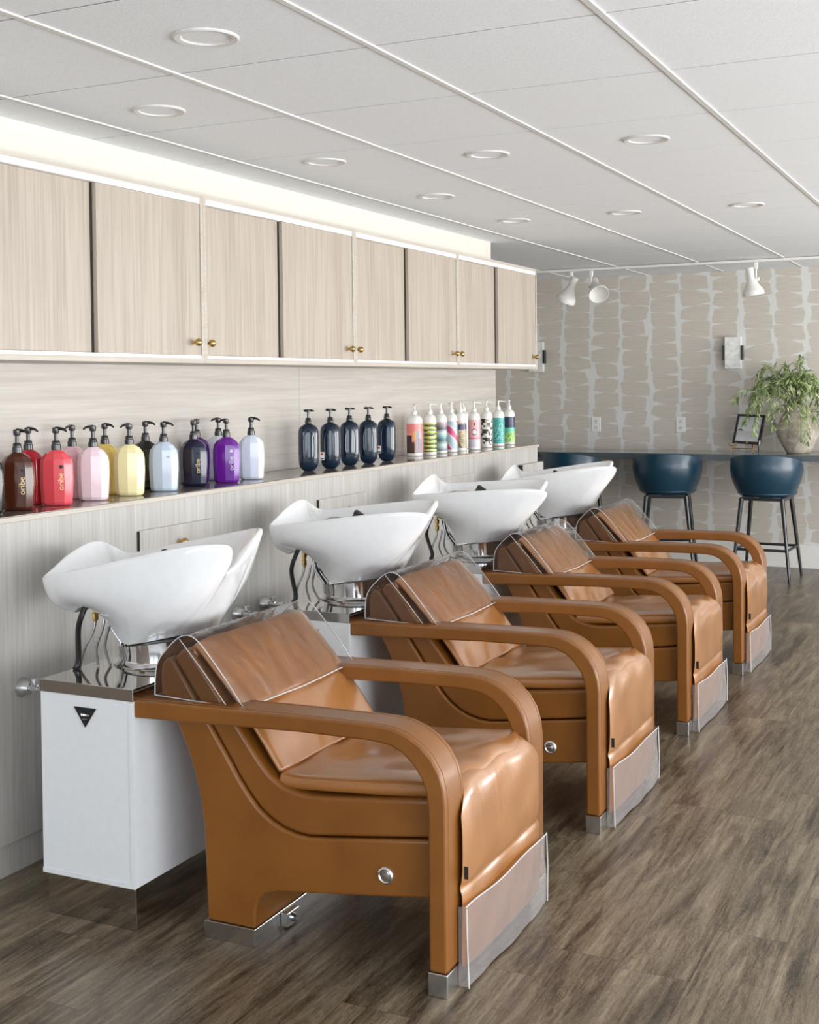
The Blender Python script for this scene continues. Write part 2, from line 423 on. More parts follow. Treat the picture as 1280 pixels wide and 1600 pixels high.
# right wall with three broad windows, front wall with two
bm = BM()
box(bm, RW, RW+.12, FRONT, BACK, 0, .28); box(bm, RW, RW+.12, FRONT, BACK, 2.2, CEIL+.006)
wy = [(-2.7, -.65), (-.4, 2.2), (2.45, 5.8), (6.05, 9.5)]
last = FRONT
for a, b_ in wy + [(BACK, BACK)]:
    box(bm, RW, RW+.12, last, a, .28, 2.2); last = b_
struct('wall_right', bm, M['white_paint'])
for i, (a, b_) in enumerate(wy):
    bm = BM()
    box(bm, RW+.03, RW+.09, a, b_, .28, .34); box(bm, RW+.03, RW+.09, a, b_, 2.14, 2.2)
    k = 3
    for j in range(k+1):
        yy = a+(b_-a-.06)*j/k; box(bm, RW+.031, RW+.089, yy, yy+.06, .30, 2.18)
    struct('window_%d' % (i+1), bm, M['black_metal'])
bm = BM()
box(bm, LW, RW, FRONT-.12, FRONT, 0, .28); box(bm, LW, RW, FRONT-.12, FRONT, 2.2, CEIL+.006)
last = LW
for a, b_ in ((-3.0, -.7), (-.4, 2.0), (RW, RW)):
    box(bm, last, a, FRONT-.12, FRONT, .28, 2.2); last = b_
struct('wall_front', bm, M['taupe_paint'])
for i, (a, b_) in enumerate(((-3.0, -.7), (-.4, 2.0))):
    bm = BM()
    for j in range(3):
        xx = a+(b_-a-.06)*j/2; box(bm, xx, xx+.06, FRONT-.09, FRONT-.03, .28, 2.2)
    struct('window_%d' % (i+5), bm, M['black_metal'])

# ------------------------------------------------------------------ recessed ceiling lights
DL = [(-1.806, 2.615, 'largest recessed ceiling light, nearest the camera, left of centre'),
      (-2.412, 3.234, 'recessed ceiling light above the near end of the wall cabinets'),
      (-2.408, 4.273, 'recessed ceiling light above the second pair of cabinet knobs, third along the cabinet side'),
      (-1.797, 4.434, 'middle recessed ceiling light, second of the centre row'),
      (-1.190, 4.437, 'recessed ceiling light nearest the camera in the right hand row'),
      (-2.403, 5.30, 'recessed ceiling light fourth from the camera along the cabinet side'),
      (-2.400, 6.29, 'smallest recessed ceiling light at the far end of the cabinet side'),
      (-1.800, 6.29, 'far recessed ceiling light of the centre row, above the white track heads'),
      (-1.195, 6.324, 'far recessed ceiling light of the right hand row, near the right edge')]
dl0 = None
for i, (x, y, lab) in enumerate(DL):
    if dl0 is None:
        t = dl0 = thing('recessed_light', lab, 'ceiling light', (x, y, CEIL))
        obj('trim_ring', lathe([(.062, .004), (.064, -.004), (.078, -.006), (.082, -.003), (.082, .0)], 40, cap0=False, cap1=False), M['grid_white'], t, True)
        obj('reflector', lathe([(.063, -.002), (.060, .0), (.052, .0035), (.036, .0052), (.0, .0056)], 40, cap0=False, cap1=False), M['white_trim'], t, True)
    else: t = dup(dl0, (x, y, CEIL))
    tag(t, lab, 'ceiling light', 'recessed ceiling lights')

# ------------------------------------------------------------------ upper cabinets with sliding doors
UB = [1.52, 2.69, 3.858, 5.03, 6.195, 7.42]
ULAB = ['upper cabinet unit nearest the camera, mostly beyond the left edge of the photo',
        'upper cabinet unit at the left edge, above the brown and coral bottles',
        'upper cabinet unit above the pale blue and purple bottles, second from the left',
        'upper cabinet unit above the dark blue pump bottles',
        'upper cabinet unit at the far end, above the white labelled bottles']
def knob(parent, x, y, z):
    obj('knob', lathe([(.0075, 0), (.0055, .004), (.005, .012), (.0085, .016), (.0125, .020), (.0145, .027), (.013, .033), (.008, .038), (.001, .040)], 20, (x, y, z), 'X'), M['brass'], parent, True)
for i in range(5):
    y0, y1 = UB[i], UB[i+1]
    t = thing('upper_cabinet', ULAB[i], 'cabinet', (EX, y0, 1.527), 0, 'upper cabinet row')
    L = y1-y0; D = EX-SPX-.001
    bm = BM()
    box(bm, -D, 0, .0005, L-.0005, .0, .018); box(bm, -D, 0, .0005, L-.0005, .603, .616)
    box(bm, -D, 0, .0005, .018, .018, .603); box(bm, -D, 0, L-.018, L-.0005, .018, .603)
    box(bm, -D, -D+.012, .018, L-.018, .018, .603)
    obj('carcase', bm, M['edge'], t)
    obj('sliding_track', B(-.045, -.0015, .018, L-.018, .582, .603), M['white_trim'], t)
    obj('sliding_track', B(-.045, -.0015, .018, L-.018, .018, .0285), M['white_trim'], t)
    mid = {0: .57, 1: .575, 2: .56, 3: .565, 4: .585}[i]
    d = obj('door', B(-.040, -.023, .020, mid+.02, .029, .5815), M['door'], t, bevel=.001)
    if i > 0: knob(d, -.023, .043 if i > 1 else .05, .075)
    d = obj('door', B(-.020, -.003, mid, L-.020, .029, .5815), M['door'], t, bevel=.001)
    knob(d, -.003, L-.072, .075)
    obj('door_edge', B(-.0228, -.0212, mid-.009, mid-.0002, .029, .5815), M['edge_shade'], t)  # dark strip painting the shade in the gap between the doors

# back splash panels
for i, (a, b_) in enumerate(((1.52, 5.027), (5.029, 7.46))):
    o = obj('backsplash_panel', B(SPX-.018, SPX, a, b_, 1.0635, 1.527), M['splash'], bevel=.0012)
    tag(o, ['horizontal grain wood backsplash behind the coloured bottles at left', 'horizontal grain wood backsplash behind the dark blue and white bottles'][i], 'wall panel', 'backsplash panels')

# ------------------------------------------------------------------ low wall cabinet with bottle shelf
t = thing('base_cabinet', 'long pale wood low cabinet along the left wall carrying the bottles', 'cabinet', (EX, 1.5, 0))
E_ = 7.405-1.5; S_ = .88
bm = BM()
box(bm, -.30, 0, S_, 2.399, .095, 1.045); box(bm, -.30, 0, 2.4005, 4.6, .095, 1.045); box(bm, -.30, 0, 4.6015, E_, .095, 1.045)
obj('front_panel', bm, M['base'], t, bevel=.0008)
obj('toe_kick', B(-.30, -.008, S_, E_-.005, 0, .094), M['base'], t)
obj('top_board', B(-.30, .006, S_, E_+.02, 1.0455, 1.0605), M['edge'], t, bevel=.001)
obj('top_surface', B(-.295, .0, S_, E_+.015, 1.0606, 1.0632), M['shelf_top'], t)
for j, (a, b_, px) in enumerate(((3.446, 3.88, .012), (4.664, 5.10, .012), (5.93, 6.40, .006), (7.065, 7.425, .032))):
    d = obj('drawer', B(0.001, px, a-1.5, b_-1.5, .80, .955), M['base'], t, bevel=.001)
    obj('drawer_edge', B(.0005, px-.0008, a-1.5-.0012, a-1.5-.0001, .802, .953), M['edge_shade'], d)  # thin dark sheet painting the shaded near side of the drawer front
    knob(d, px, (a+b_)/2-1.5, .895)

# ------------------------------------------------------------------ salon chair (local origin: centre of the footprint)
CX, CYY = -1.65, 3.007
def lx(p): return [(x-CX, z) for x, z in p]
def make_chair():
    t = thing('shampoo_chair', '', 'chair', (CX, CYY, 0))
    YB = .288
    # moulded outer shell
    outer = lx([(-2.052, .690), (-2.053, .628), (-2.030, .590), (-1.999, .545), (-1.972, .490), (-1.950, .430), (-1.934, .370), (-1.925, .310), (-1.921, .257), (-1.917, .123), (-1.915, .046),
                (-1.767, .046), (-1.765, .095), (-1.757, .122), (-1.737, .141), (-1.696, .153), (-1.260, .209), (-1.258, .350),
                (-1.56, .311), (-1.605, .306), (-1.640, .308), (-1.680, .317), (-1.715, .333), (-1.748, .355), (-1.778, .386), (-1.808, .424), (-1.850, .487), (-1.902, .563), (-1.955, .640), (-2.015, .722), (-2.032, .725), (-2.046, .712)])
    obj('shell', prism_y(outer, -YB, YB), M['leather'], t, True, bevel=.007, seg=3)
    inner = lx([(-1.258, .354), (-1.56, .315), (-1.605, .310), (-1.640, .312), (-1.680, .321), (-1.713, .336), (-1.745, .358), (-1.775, .389), (-1.805, .427), (-1.847, .490), (-1.899, .566), (-1.952, .643), (-2.011, .724),
                (-1.990, .748), (-1.972, .752), (-1.950, .735), (-1.880, .648), (-1.835, .590), (-1.781, .520), (-1.745, .475), (-1.715, .445), (-1.680, .425), (-1.640, .414), (-1.600, .412), (-1.55, .415), (-1.40, .430), (-1.258, .447)])
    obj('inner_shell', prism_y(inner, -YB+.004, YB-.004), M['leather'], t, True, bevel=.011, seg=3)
    # seat pad running over the front edge as one drape
    def slab(name, prof, wf, thick, mat, par, amp=.004, ny=22, k=4, seed=1, crown=.0, sub=1):
        P = smooth_path([(x, 0, z) for x, z in lx(prof)], k)
        n = len(P); rnd = random.Random(seed)
        ph = [rnd.uniform(0, 6.28) for _ in range(8)]
        top, bot = [], []
        for i, p in enumerate(P):
            tg = (P[min(i+1, n-1)]-P[max(i-1, 0)]).normalized(); nm = Vector((-tg.z, 0, tg.x))
            if name == 'flap': nm = Vector((-tg.z, 0, tg.x))
            s = i/(n-1); hw = wf(s)
            tr, br_ = [], []
            for j in range(ny+1):
                v = -1+2*j/ny
                y = v*hw
                edge = (1-abs(v)**8)
                wv = amp*edge*(math.sin(11*s+ph[0]+3*v)*math.sin(5*v+ph[1]) + .6*math.sin(23*s+7*v+ph[2]) + .5*math.sin(9*v-14*s+ph[3]))
                cz = crown*(1-v*v)*math.sin(math.pi*min(1, s*1.05))
                e2 = -.006*(abs(v)**14)
                tr.append(p+nm*(wv+cz+e2)+Vector((0, y, 0)))
                br_.append(p-nm*(thick)+Vector((0, y, 0)))
            top.append(tr); bot.append(br_)
        bm = BM()
        rs = [a + b_[::-1] for a, b_ in zip(top, bot)]
        rings(bm, rs, True, True)
        return obj(name, bm, mat, par, True, subsurf=sub)
    seat = [(-1.705, .458), (-1.66, .454), (-1.60, .457), (-1.52, .462), (-1.43, .468), (-1.34, .476), (-1.275, .483), (-1.235, .482), (-1.213, .468), (-1.200, .445)]
    slab('seat_cushion', seat, lambda s: .272 if s < .70 else .272-.052*min(1, (s-.70)/.10), .040, M['leather_soft_lit'], t, .0028, crown=.016, seed=3)
    flap = [(-1.232, .484), (-1.213, .474), (-1.199, .455), (-1.191, .425), (-1.187, .385), (-1.186, .335), (-1.187, .285), (-1.190, .252), (-1.194, .238), (-1.189, .222), (-1.188, .19), (-1.190, .12), (-1.191, .035)]
    f = slab('front_flap', flap, lambda s: .219 if s < .12 else .219+.053*min(1, (s-.12)/.16), .006, M['leather_soft_lit'], t, .0011, seed=5)
    tg = obj('care_tag', B(-1.186-CX, -1.176-CX, -.2765, -.2735, .265, .295), M['black_plastic'], f)
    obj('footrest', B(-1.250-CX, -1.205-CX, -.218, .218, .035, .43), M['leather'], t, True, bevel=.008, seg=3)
    # back pad with headrest seam
    back = [(-1.962, .718), (-1.972, .744), (-1.962, .766), (-1.940, .765), (-1.903, .730), (-1.862, .687), (-1.820, .642), (-1.803, .620), (-1.800, .606), (-1.789, .598), (-1.775, .585), (-1.735, .535), (-1.705, .492), (-1.682, .462)]
    slab('back_cushion', back, lambda s: .273, .022, M['leather_soft_lit'], t, .0022, crown=.003, seed=8)
    # arms: flat straps bent round into the front legs
    o_arm = [(-2.104, .616), (-1.9, .620), (-1.60, .625), (-1.413, .626), (-1.372, .6255), (-1.335, .621), (-1.300, .609), (-1.268, .590), (-1.240, .563), (-1.220, .530), (-1.209, .492), (-1.205, .45), (-1.206, .25), (-1.207, .057)]
    i_arm = [(-1.252, .057), (-1.2515, .25), (-1.251, .44), (-1.2555, .478), (-1.268, .513), (-1.290, .543), (-1.317, .566), (-1.348, .580), (-1.38, .5845), (-1.42, .586), (-1.60, .585), (-1.9, .575), (-2.104, .568)]
    for s in (-1, 1):
        y0, y1 = (-.338, -.224) if s < 0 else (.224, .338)
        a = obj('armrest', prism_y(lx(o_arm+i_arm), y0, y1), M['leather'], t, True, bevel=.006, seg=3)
        # stitched seams along the top edges
        for yy in (y0+.016, y1-.016):
            pts = [(x, yy, z) for x, z in lx(o_arm)]
            out = []
            for k in range(len(pts)):
                p0 = Vector(pts[max(k-1, 0)]); p1 = Vector(pts[min(k+1, len(pts)-1)]); tt = (p1-p0).normalized()
                out.append(Vector(pts[k])+Vector((-tt.z, 0, tt.x))*.0002)
            obj('stitching', tube(out, .0011, 5), M['seam'], a, True)
        obj('leg_cap', B(-1.254-CX, -1.204-CX, y0-.002, y1+.002, 0, .056), M['steel'], t, bevel=.002)
    # steel plinth under the rear of the shell
    b = obj('plinth', B(-1.922-CX, -1.766-CX, -.292, .292, 0, .0455), M['steel'], t, bevel=.0015)
    obj('fixing_plate', B(-1.765-CX, -1.745-CX, -.165, -.105, .004, .042), M['steel'], b, bevel=.002)
    obj('bolt', lathe([(.011, 0), (.011, .006), (.006, .010)], 16, (-1.745-CX, -.135, .023), 'X'), M['chrome'], b, True)
    obj('side_button', lathe([(.021, .004), (.021, -.004), (.017, -.007), (.014, -.004), (.011, -.004), (.010, -.007), (.001, -.008)], 28, (-1.388-CX, -YB, .246), 'Y'), M['chrome'], t, True)
    lev = BM()
    tube([(-1.36-CX, YB+.002, .262), (-1.352-CX, YB+.014, .275), (-1.345-CX, YB+.016, .292)], .005, 8, lev)
    obj('lever', lev, M['chrome'], t, True)
    # clear vinyl cover over the head end
    path = [(-2.066, .624), (-2.065, .66), (-2.060, .70), (-2.046, .728), (-2.022, .754), (-1.998, .775), (-1.976, .788), (-1.950, .790), (-1.922, .774), (-1.880, .730), (-1.830, .671), (-1.786, .616)]
    W_ = .296
    bm = BM(); rnd = random.Random(4)
    Pp = smooth_path([(x, 0, z) for x, z in lx(path)], 3); ny = 26; G = []
    for i, p in enumerate(Pp):
        row = []
        for j in range(ny+1):
            v = -1+2*j/ny; s = i/(len(Pp)-1)
            d = .0014*(math.sin(13*v+9*s)+math.sin(7*v*s*3+2)+.7*math.sin(31*v+12*s))
            sl = .03*max(0, s-.9)*10*(-v)*0
            row.append(bm.verts.new((p.x+d*.6, v*W_, p.z+d*.6+sl)))
        G.append(row)
    for i in range(len(G)-1):
        for j in range(ny): bm.faces.new((G[i][j], G[i][j+1], G[i+1][j+1], G[i+1][j]))
    for s in (0, ny):
        c0 = bm.verts.new((-1.93-CX, (W_+.002)*(1 if s else -1), .655))
        for i in range(len(G)-1): bm.faces.new((G[i][s], G[i+1][s], c0))
        bm.faces.new((G[-1][s], G[0][s], c0))
    hc = obj('head_cover', bm, M['film'], t, True, angle=60)
    for s in (-1, 1):
        pl = [(p.x, s*W_, p.z) for p in Pp]
        obj('cover_seam', tube(pl+[pl[0]], .0016, 6), M['film_edge'], hc, True)
        obj('cover_seam', tube([(-1.985-CX, s*W_, .780), (-1.90-CX, s*(W_+.002), .69), (-1.842-CX, s*W_, .620)], .0013, 6), M['film_edge'], hc, True)
    obj('cover_seam', tube([(-1.786-CX, -W_, .616), (-1.781-CX, 0, .611), (-1.786-CX, W_, .616)], .0018, 6), M['film_edge'], hc, True)
    obj('cover_seam', tube([(-2.066-CX, -W_, .624), (-2.066-CX, W_, .624)], .0016, 6), M['film_edge'], hc, True)
    # clear vinyl pocket over the footrest
    bm = BM(); G = []
    for i in range(9):
        z = .196-.190*i/8
        row = []
        for j in range(25):
            v = -1+2*j/24
            dz = .004*math.sin(5*v)+.012*v*0
            row.append(bm.verts.new((-1.178-CX+.004*math.sin(9*v+i)*.5+.004*math.sin(3*v+1)+(.003*(i/8)**3), v*.277, z+dz*(1-i/8))))
        G.append(row)
    for i in range(8):
        for j in range(24): bm.faces.new((G[i][j], G[i][j+1], G[i+1][j+1], G[i+1][j]))
    for s in (0, 24):
        yy = -.277 if s == 0 else .277
        q = [bm.verts.new((-1.202-CX, yy*1.0, .196-.190*i/8)) for i in range(9)]
        for i in range(8): bm.faces.new((G[i][s], G[i+1][s], q[i+1], q[i]))
    fc = obj('foot_cover', bm, M['film_hazy'], t, True)
    obj('cover_seam', tube([(-1.176-CX+.004*math.sin(3*v+1), v*.281, .196+.004*math.sin(5*v)) for v in [-1+j/10 for j in range(21)]], .0018, 6), M['film_edge'], fc, True)
    obj('cover_seam', tube([(-1.178-CX, -.281, .196), (-1.176-CX, -.283, .10), (-1.174-CX, -.280, .006)], .0016, 6), M['film_edge'], fc, True)
    obj('cover_seam', tube([(-1.178-CX, .281, .196), (-1.176-CX, .283, .10), (-1.177-CX, .280, .006)], .0016, 6), M['film_edge'], fc, True)
    return t
M['seam'] = plain('leather_seam', srgb(140, 86, 42), .45)
ch0 = make_chair()
CH = [(0, 0), (.005, 1.189), (-.002, 2.410), (-.010, 3.573)]
CHL = ['caramel leather shampoo chair nearest the camera, complete in view at bottom left',
       'caramel leather shampoo chair second from the camera, behind the nearest one',
       'caramel leather shampoo chair third from the camera, with the far stools just beyond',
       'caramel leather shampoo chair farthest from the camera, closest to the teal stools']
for i, (dx, dy) in enumerate(CH):
    c = ch0 if i == 0 else dup(ch0, (CX+dx, CYY+dy, 0))
    tag(c, CHL[i], 'chair', 'shampoo chairs in a row')

# ------------------------------------------------------------------ shampoo basin units
BX = -2.26
def make_basin():
    t = thing('shampoo_basin', '', 'basin', (BX, CYY, 0))
    L = lambda x: x-BX
    obj('pedestal', B(L(-2.418), L(-2.104), -.342, .342, .113, .6115), M['white_lacquer'], t, bevel=.001)
    bm = BM()
    box(bm, L(-2.4185), L(-2.1035), -.3435, -.3422, .1125, .126); box(bm, L(-2.118), L(-2.1035), -.3435, -.3422, .126, .6112)
    obj('edge_trim', bm, M['white_lacquer'], t)
    obj('top_plate', B(L(-2.420), L(-2.102), -.344, .344, .612, .645), M['dark_chrome'], t, bevel=.0012)
    obj('plinth', B(L(-2.405), L(-2.106), -.338, .338, 0, .1128), M['dark_chrome'], t, bevel=.001)
    bm = BM()
    tri = [(L(-2.300), .582), (L(-2.224), .582), (L(-2.262), .528)]
    a = [bm.verts.new((x, -.3425, z)) for x, z in tri]; b_ = [bm.verts.new((x, -.346, z)) for x, z in tri]
    for i in range(3): bm.faces.new((a[i], a[(i+1) % 3], b_[(i+1) % 3], b_[i]))
    bm.faces.new(a); bm.faces.new(b_[::-1])
    bd = obj('badge', bm, M['black_plastic'], t, bevel=.0008)
    # a small cursive mark and rule on the badge, as on the photo
    sp_ = [(L(-2.275)+.0008*i, -.3467, .562+.0045*math.sin(i*.9)*math.exp(-.02*i)) for i in range(0, 34)]
    obj('script_mark', tube(sp_, .0006, 4), M['chrome'], bd)
    obj('script_mark', tube([(L(-2.270), -.3467, .551), (L(-2.254), -.3467, .551)], .0005, 4), M['chrome'], bd)
    # chrome collar
    cx = L(-2.238); rr = .143
    bm = BM(); rs = []
    for r_, zf, k in ((rr+.012, .6455, 0), (rr+.014, .650, 0), (rr+.004, .656, 0), (rr-.002, .664, 0), (rr-.002, .69, .55), (rr, .712, 1), (rr-.01, .716, 1)):
        rs.append([(cx+r_*math.cos(a_), r_*math.sin(a_)-.005, zf+k*.14*r_*math.cos(a_)) for a_ in [2*math.pi*q/40 for q in range(40)]])
    rings(bm, rs)
    obj('collar', bm, M['chrome'], t, True)
    # the ceramic bowl; its own origin is the tilting pivot so that it can lean
    PV = Vector((L(-2.235), -.005, .72))
    rim = [(-2.530, 2.800, .893), (-2.450, 2.772, .912), (-2.340, 2.757, .936), (-2.200, 2.752, .967), (-2.050, 2.765, .999), (-1.955, 2.787, 1.013), (-1.893, 2.818, 1.010),
           (-1.906, 2.848, .972), (-1.944, 2.874, .932), (-1.968, 2.93, .925), (-1.985, 3.0, .935), (-1.998, 3.06, .955), (-2.004, 3.12, .985), (-2.012, 3.172, 1.013),
           (-2.065, 3.215, 1.008), (-2.16, 3.238, .990), (-2.30, 3.248, .962), (-2.43, 3.244, .935), (-2.545, 3.222, .912),
           (-2.572, 3.17, .938), (-2.562, 3.10, .962), (-2.552, 3.02, .966), (-2.545, 2.93, .945), (-2.542, 2.86, .914)]
    bot = [(-2.500, 2.905, .782), (-2.465, 2.888, .802), (-2.425, 2.882, .802), (-2.360, 2.876, .772), (-2.300, 2.868, .716), (-2.235, 2.852, .722), (-2.170, 2.866, .734),
           (-2.140, 2.885, .740), (-2.115, 2.910, .745), (-2.095, 2.950, .749), (-2.088, 3.0, .750), (-2.095, 3.05, .749), (-2.115, 3.090, .745), (-2.145, 3.120, .739),
           (-2.190, 3.140, .728), (-2.240, 3.148, .716), (-2.310, 3.130, .712), (-2.390, 3.125, .780), (-2.460, 3.125, .803),
           (-2.495, 3.105, .790), (-2.515, 3.07, .778), (-2.520, 3.02, .776), (-2.518, 2.97, .776), (-2.512, 2.93, .778)]
    bul = [.016, .026, .04, .05, .05, .042, .02, .006, 0, 0, 0, 0, 0, .01, .035, .05, .05, .04, .026, .01, .0, .0, .0, .008]
    KS = 5
    def loc(p): return Vector((p[0]-BX, p[1]-CYY, p[2]))-PV
    Rm = smooth_path([loc(p) for p in rim], KS, True); Bt = smooth_path([loc(p) for p in bot], KS, True)
    Bu = []
    for i in range(len(bul)):
        for s in range(KS): Bu.append(bul[i]*(1-s/KS)+bul[(i+1) % len(bul)]*s/KS)
    n = len(Rm); cen = Vector((L(-2.25), 0, 0))-Vector((PV.x, PV.y, 0))
    ring_list = []
    def outw(p):
        d = Vector((p.x-cen.x, p.y-cen.y, 0)); return d.normalized()
    for k in range(0, 9):
        tt = k/8
        ring_list.append([Bt[i].lerp(Rm[i], tt) + outw(Rm[i])*(Bu[i]*math.sin(math.pi*tt)*1.1) - Vector((0, 0, .018*math.sin(math.pi*tt))) for i in range(n)])
    TH = [.016+.020*math.exp(-((i/KS-10)/2.6)**2) for i in range(n)]
    inn = [Rm[i]-outw(Rm[i])*TH[i] for i in range(n)]
    ring_list.append([Rm[i]+Vector((0, 0, .006))-outw(Rm[i])*.004 for i in range(n)])
    ring_list.append([Rm[i]+Vector((0, 0, .006))-outw(Rm[i])*(TH[i]-.004) for i in range(n)])
    ring_list.append([p-Vector((0, 0, .001)) for p in inn])
    cb = Vector((cen.x-.03, 0, .075))
    for k in range(1, 8):
        tt = k/8; s = tt**1.25
        zz = lambda z0: z0+(cb.z-z0)*(1-(1-tt)**2.2)
        ring_list.append([Vector((inn[i].x+(cb.x-inn[i].x)*s, inn[i].y+(cb.y-inn[i].y)*s, zz(inn[i].z))) for i in range(n)])
    bm = BM(); V = rings(bm, ring_list, False, False)
    c = bm.verts.new(cb-Vector((0, 0, .004)))
    for i in range(n): bm.faces.new((V[-1][i], V[-1][(i+1) % n], c))
    bowl = obj('bowl', bm, M['ceramic'], t, True, loc=PV, subsurf=1)
    # faucet and spray head on the rear deck of the bowl
    fb = thing_part('faucet', lathe([(.020, 0), (.020, .012), (.015, .018), (.013, .045), (.001, .05)], 20, tuple(Vector((L(-2.42), .10, .83))-PV)), M['chrome'], bowl)
    obj('spray_head', tube([Vector(p)-PV for p in ((L(-2.36), .13, .865), (L(-2.345), .118, .905), (L(-2.325), .105, .935), (L(-2.295), .095, .928))], .014, 12, radii=[.012, .015, .018, .012]), M['black_plastic'], bowl, True)
    obj('faucet_lever', tube([Vector(p)-PV for p in ((L(-2.47), .07, .890), (L(-2.43), .085, .905), (L(-2.38), .10, .908))], .006, 8, radii=[.004, .007, .010]), M['chrome'], bowl, True)
    # plumbing under the bowl
    def hose(name, pts, r, mat, n=10): return obj(name, tube(smooth_path(pts, 6), r, n), M[mat], t, True)
    hose('drain_hose', [(L(-2.455), -.09, .825), (L(-2.47), -.12, .75), (L(-2.405), -.20, .67), (L(-2.41), -.21, .645)], .0085, 'black_rubber')
    hose('drain_hose', [(L(-2.42), -.05, .83), (L(-2.40), -.06, .77), (L(-2.36), -.05, .70), (L(-2.35), -.05, .645)], .0085, 'black_rubber')
    for dx, dy in ((0, 0), (.016, .02), (.03, .03)):
        hose('supply_hose', [(L(-2.425)+dx, -.10+dy, .765), (L(-2.425)+dx, -.11+dy, .735), (L(-2.432)+dx*1.6, -.14+dy, .69), (L(-2.40)+dx*2, -.20+dy*2, .648)], .0042, 'wire', 8)
    hose('supply_hose', [(L(-2.405), -.07, .80), (L(-2.39), -.07, .74), (L(-2.35), -.06, .68), (L(-2.335), -.05, .645)], .0042, 'wire', 8)
    hose('supply_hose', [(L(-2.398), -.06, .80), (L(-2.38), -.06, .74), (L(-2.335), -.05, .68), (L(-2.322), -.04, .645)], .0042, 'wire', 8)
    obj('brass_fitting', lathe([(.005, .078), (.006, .070), (.006, .058), (.0115, .056), (.0115, .040), (.008, .038), (.008, .030), (.0105, .028), (.0105, .010), (.006, .006), (.006, 0)], 6, (L(-2.425), -.10, .757)), M['gold'], t)
    return t
def thing_part(name, bm, mat, par): return obj(name, bm, mat, par, True)
b0 = make_basin()
TILT = [0, -5.0, -8.0, -3.0]
BL = ['white ceramic shampoo basin on white pedestal nearest the camera',
      'white ceramic shampoo basin second from the camera, in front of the second drawer knob',
      'white ceramic shampoo basin third from the camera, below the white labelled bottles',
      'white ceramic shampoo basin farthest from the camera, in front of the left teal stool']
for i, (dx, dy) in enumerate(CH):
    c = b0 if i == 0 else dup(b0, (BX+dx, CYY+dy, 0))
    tag(c, BL[i], 'basin', 'shampoo basins in a row')
    if i:
        for chd in c.children:
            if chd.name.startswith('bowl'): chd.rotation_euler = (0, R(-TILT[i]), 0)
            if chd.name.startswith('collar'):
                pass

# supply valves on the wall behind the pedestals
for i, (y, z, lab) in enumerate(((2.885, .548, 'chrome wall valve left of the nearest white pedestal'),
                                 (4.035, .577, 'chrome wall valve above the nearest chair back, the nearer of two'),
                                 (4.225, .583, 'chrome wall valve touching the second basin pedestal top, the farther of two'))):
    t = thing('wall_valve', lab, 'valve', (EX, y, z), 0, 'supply valves on the low cabinet front')
    obj('escutcheon', lathe([(.030, .0005), (.030, .004), (.016, .034), (.010, .036)], 24, ax='X'), M['steel'], t, True)
    obj('valve_body', lathe([(.009, .036), (.012, .040), (.012, .060), (.008, .062), (.008, .085), (.012, .087), (.012, .10), (.004, .102)], 16, ax='X'), M['chrome'], t, True)
    obj('valve_handle', lathe([(.004, .008), (.004, .018), (.013, .019), (.013, .030), (.004, .032)], 12, (.05, 0, 0)), M['chrome'], t, True)

# ------------------------------------------------------------------ bottles
def lab_mat(name, fn):
    mt, nt, b = new_mat(name)
    t = N(nt, 'ShaderNodeTexCoord'); sp = N(nt, 'ShaderNodeSeparateXYZ'); LK(nt, t.outputs['Object'], sp.inputs[0])
    ang = M_(nt, 'MULTIPLY', M_(nt, 'ARCTAN2', sp.outputs[0], M_(nt, 'MULTIPLY', sp.outputs[1], -1.0)), .035)   # metres round the bottle from its front
    c = fn(nt, ang, sp.outputs[2], t.outputs['Object'])
    LK(nt, c, b.inputs['Base Color']); b.inputs['Roughness'].default_value = .3
    return mt
def between(nt, v, a, b_): return M_(nt, 'MULTIPLY', M_(nt, 'GREATER_THAN', v, a), M_(nt, 'LESS_THAN', v, b_))
def rect(nt, u, v, a, b_, c, d): return M_(nt, 'MULTIPLY', between(nt, u, a, b_), between(nt, v, c, d))
def lab_city(nt, u, v, o):
    c = mixc(nt, between(nt, v, 0, .125), srgb(240, 140, 132), srgb(245, 150, 140))
    c = mixc(nt, rect(nt, u, v, -.006, .012, .09, .13), c, srgb(238, 176, 92))
    c = mixc(nt, rect(nt, u, v, .008, .03, .08, .135), c, srgb(150, 156, 172))
    c = mixc(nt, rect(nt, u, v, .0, .04, .0, .085), c, srgb(186, 160, 150))
    c = mixc(nt, rect(nt, u, v, .016, .035, .0, .092), c, srgb(130, 122, 150))
    c = mixc(nt, rect(nt, u, v, -.05, -.012, .0, .11), c, srgb(52, 34, 46))
    return mixc(nt, rect(nt, u, v, -.02, 0.0, .0, .075), c, srgb(92, 54, 44))
def lab_stripe(nt, u, v, o):
    n = noise(nt, objv(nt, o, (12, 12, 60)), 1, 2, .5, .8)
    f = M_(nt, 'FRACT', M_(nt, 'ADD', M_(nt, 'MULTIPLY', v, 42), M_(nt, 'MULTIPLY', n, 1.1)))
    return ramp(nt, f, [(0, srgb(40, 58, 44)), (.28, srgb(96, 118, 60)), (.40, srgb(186, 205, 86)), (.8, srgb(222, 230, 150)), (.95, srgb(90, 110, 70))])
def lab_teal_bands(nt, u, v, o):
    return ramp(nt, M_(nt, 'ADD', M_(nt, 'DIVIDE', v, .19), M_(nt, 'MULTIPLY', noise(nt, objv(nt, o, (8, 8, 60)), 1, 2), .06)),
                [(.1, srgb(96, 118, 130)), (.28, srgb(196, 214, 214)), (.42, srgb(54, 84, 92)), (.52, srgb(126, 178, 180)), (.62, srgb(208, 220, 216)), (.74, srgb(64, 78, 92)), (.9, srgb(190, 170, 176))])
